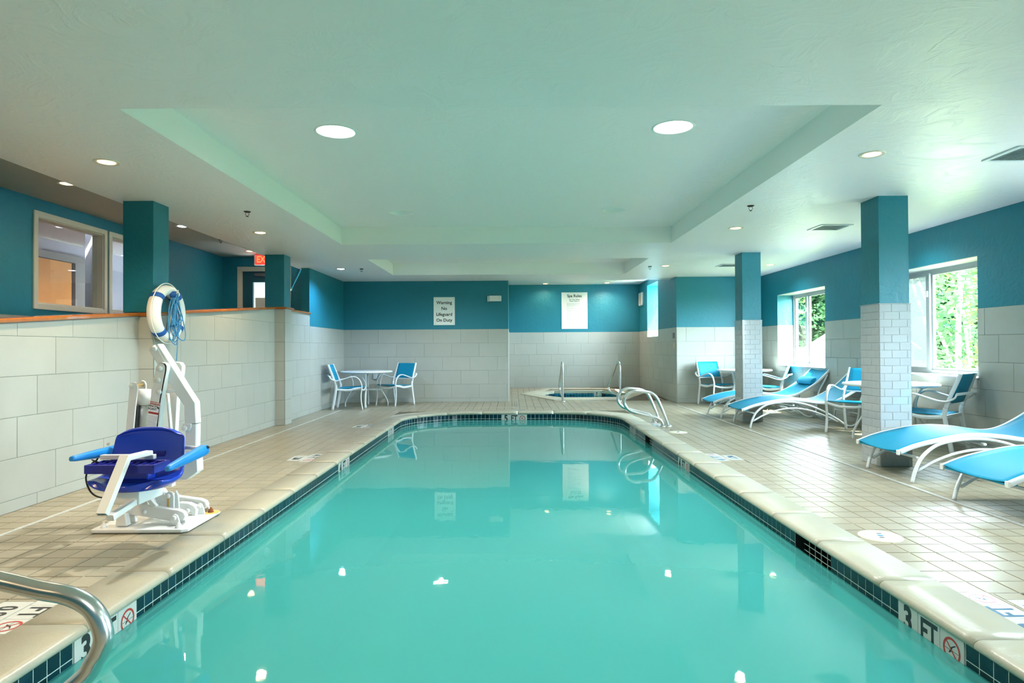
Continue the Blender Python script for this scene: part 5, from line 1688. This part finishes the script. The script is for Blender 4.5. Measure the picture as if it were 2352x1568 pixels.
# ------------------------------------------------------------------ outdoors
gnd = MB()
gx = [XR + .42, 9, 14, 30, 70]; gy = [-20, 5, 18, 30, 60, 110]
hz = lambda x, y: -.15 + max(0, (math.hypot(x, y) - 14)) * .020
vs = [(x, y, hz(x, y)) for x in gx for y in gy]
BOUNCE = mat('bounce_pale', (0.66, 0.66, 0.62), 0.8, var=0.5, vscale=2, bump=0.2, bscale=12)  # added reflector ground, throws daylight up onto the ceiling
pv = MB().box(XR + .42, 11.5, -14, 19, -.2, -.135).obj('ground_bounce', BOUNCE); structure(pv, 'added pale strip outside the windows, bounces daylight in')
gnd.add(vs, [(i * 6 + j, (i + 1) * 6 + j, (i + 1) * 6 + j + 1, i * 6 + j + 1) for i in range(4) for j in range(5)], True)
g_ = gnd.obj('ground_outside', GRASS); structure(g_, 'lawn outside the windows')
LQ = None
def tree(x, y, h, rad, lab, lm, n=1500, lean=0.0, trunkr=.09, low=.4):
    z0 = hz(x, y)
    t = thing('tree', lab, 'tree', (x, y, z0), group='trees beyond the windows')
    pts = smooth([V((0, 0, -.2)), V((lean * .3, .1, h * .35)), V((lean * .7, -.1, h * .7)), V((lean, 0, h))], 4)
    child('trunk', MB().sweep(pts, circ(trunkr, 8), scale=[1 - .7 * i / len(pts) for i in range(len(pts))]).mesh('trunk', BARK), t)
    br = MB()
    for k in range(7):
        zb = h * random.uniform(.25, .85); a = random.uniform(0, 2 * PI); L = rad * random.uniform(.5, .95)
        p0 = V((lean * zb / h, 0, zb))
        br.sweep([p0, p0 + V((math.cos(a) * L * .5, math.sin(a) * L * .5, L * .35)), p0 + V((math.cos(a) * L, math.sin(a) * L, L * .6))], circ(trunkr * .3, 5), scale=[1, .7, .3])
    child('branch', br.mesh('branch', BARK), t)['kind'] = 'stuff'
    f = MB()
    cl_ = [(random.gauss(0, .42) * rad, random.gauss(0, .42) * rad, h * random.uniform(low, 1.02), rad * random.uniform(.22, .42)) for _ in range(22)]
    vs, fs = [], []
    for k in range(n):
        cx_, cy_, cz_, cr = random.choice(cl_)
        p = V((cx_ + random.gauss(0, cr), cy_ + random.gauss(0, cr), cz_ + random.gauss(0, cr * .7)))
        if p.z < .1: p.z = random.uniform(.1, .5)
        s_ = random.uniform(.07, .15)
        a = V((random.uniform(-1, 1), random.uniform(-1, 1), random.uniform(-.5, .5))).normalized(); b = a.cross(V((random.uniform(-1, 1), random.uniform(-1, 1), random.uniform(-1, 1)))).normalized()
        o_i = len(vs)
        vs += [p - a * s_, p + b * s_ * .45, p + a * s_, p - b * s_ * .45]
        fs.append((o_i, o_i + 1, o_i + 2, o_i + 3))
    f.v = [tuple(v) for v in vs]; f.f = fs
    me = bpy.data.meshes.new('foliage'); me.from_pydata(f.v, [], f.f); me.materials.append(lm)
    c = child('foliage', me, t); c['kind'] = 'stuff'
    return t
TL = ['leafy tree seen through the near right window, %s', 'leafy tree seen through the far right window, %s']
rows = []
for k, (x, y) in enumerate(((13.6, 19.4), (17.1, 22.4), (14.8, 25), (18.4, 25.5), (17.9, 29.6), (21.8, 29.5))):
    rows.append((x, y, random.uniform(6.5, 7.6), 1.5, TL[0] % ['nearest on its left', 'nearest on its right', 'left of centre in the second row', 'right of centre in the second row', 'at the back on the left', 'at the back on the right'][k], LEAVES[k % 3], 1800, random.uniform(-.5, .5)))
for k, (x, y) in enumerate(((9.2, 24.6), (10.6, 29), (14.2, 33.5), (15.6, 38))):
    rows.append((x, y, random.uniform(6.5, 7.6), 1.6, TL[1] % ['behind the fence at its left', 'left of the shed', 'behind the shed', 'at the back'][k], LEAVES[(k + 1) % 3], 1800, random.uniform(-.5, .5)))
for q in rows: tree(q[0], q[1], q[2], q[3], q[4], q[5], q[6], q[7], low=.06)
# undergrowth hedge behind the trees, one mass
vs, fs = [], []
for k in range(30000):
    sl = random.uniform(.36, .56) if k % 2 else random.uniform(.56, .86); y = random.uniform(41, 46) if sl < .5 else random.uniform(34, 40)
    x = sl * y; z = hz(x, y) + 9.0 * random.random() ** 1.1
    p = V((x, y, z)); s_ = random.uniform(.22, .42)
    a = V((random.uniform(-1, 1), random.uniform(-1, 1), random.uniform(-.5, .5))).normalized(); b = a.cross(V((random.uniform(-1, 1), random.uniform(-1, 1), random.uniform(-1, 1)))).normalized()
    o_i = len(vs); vs += [p - a * s_, p + b * s_ * .5, p + a * s_, p - b * s_ * .5]; fs.append((o_i, o_i + 1, o_i + 2, o_i + 3))
me = bpy.data.meshes.new('woodland'); me.from_pydata([tuple(v) for v in vs], [], fs); me.materials.append(LEAVES[0])
tag(link('woodland', me), 'dense green woodland filling the view outside both windows', 'woodland', kind='stuff')
# pale leaning trunks in front of the near window view
for i, (sl, y, ln, lb) in enumerate(((.675, 21, -1.9, 'thin pale tree trunk leaning left outside the near window'), (.700, 22, -2.6, 'thin pale tree trunk leaning strongly outside the near window'), (.722, 23, -.8, 'thin pale upright trunk at the right of the near window view'))):
    x = sl * y; z0 = hz(x, y)
    t = thing('birch_trunk', lb, 'tree', (x, y, z0), group='pale trunks outside the near window')
    pts = [V((0, 0, -.1)), V((ln * .3, 0, 2.0)), V((ln * .65, 0, 4.2)), V((ln, 0, 6.5))]
    child('trunk', MB().sweep(smooth(pts, 3), circ(.055, 7), scale=[1 - .05 * k for k in range(10)]).mesh('trunk', mat('pale_bark', (.32, .29, .28), .7)), t)
# shed and white fence in the far window
sh = thing('garden_shed', 'white gabled shed outside the far right window', 'shed', (11.3, 22.0, hz(11, 22)))
child('wall', MB().prism([(-.75, -1, 0), (2.0, -1, 0), (2.0, -1, 1.0), (.75, -1, 1.85), (-.75, -1, .95)], (0, 2, 0)).mesh('wall', SHEDW), sh)
child('roof', MB().prism([(-.9, -1.1, .90), (.75, -1.1, 1.93), (.75, -1.1, 1.98), (-.9, -1.1, .96)], (0, 2.2, 0)).prism([(.75, -1.1, 1.93), (2.15, -1.1, 1.0), (2.15, -1.1, 1.06), (.75, -1.1, 1.98)], (0, 2.2, 0)).mesh('roof', mat('roof_pale', (.7, .72, .75), .6)), sh)
fc_ = thing('board_fence', 'white board fence outside the far right window', 'fence', (7.0, 20.0, hz(9, 20)))
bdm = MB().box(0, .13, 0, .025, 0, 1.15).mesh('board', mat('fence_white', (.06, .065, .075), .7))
for k in range(34):
    o = child('board', bdm, fc_); o.location = (k * .14, 0, random.uniform(-.01, .01))
for z_ in (.25, .85):
    child('fence_rail', MB().box(0, 4.8, .025, .06, z_, z_ + .08).mesh('fence_rail', MATS['fence_white']), fc_)
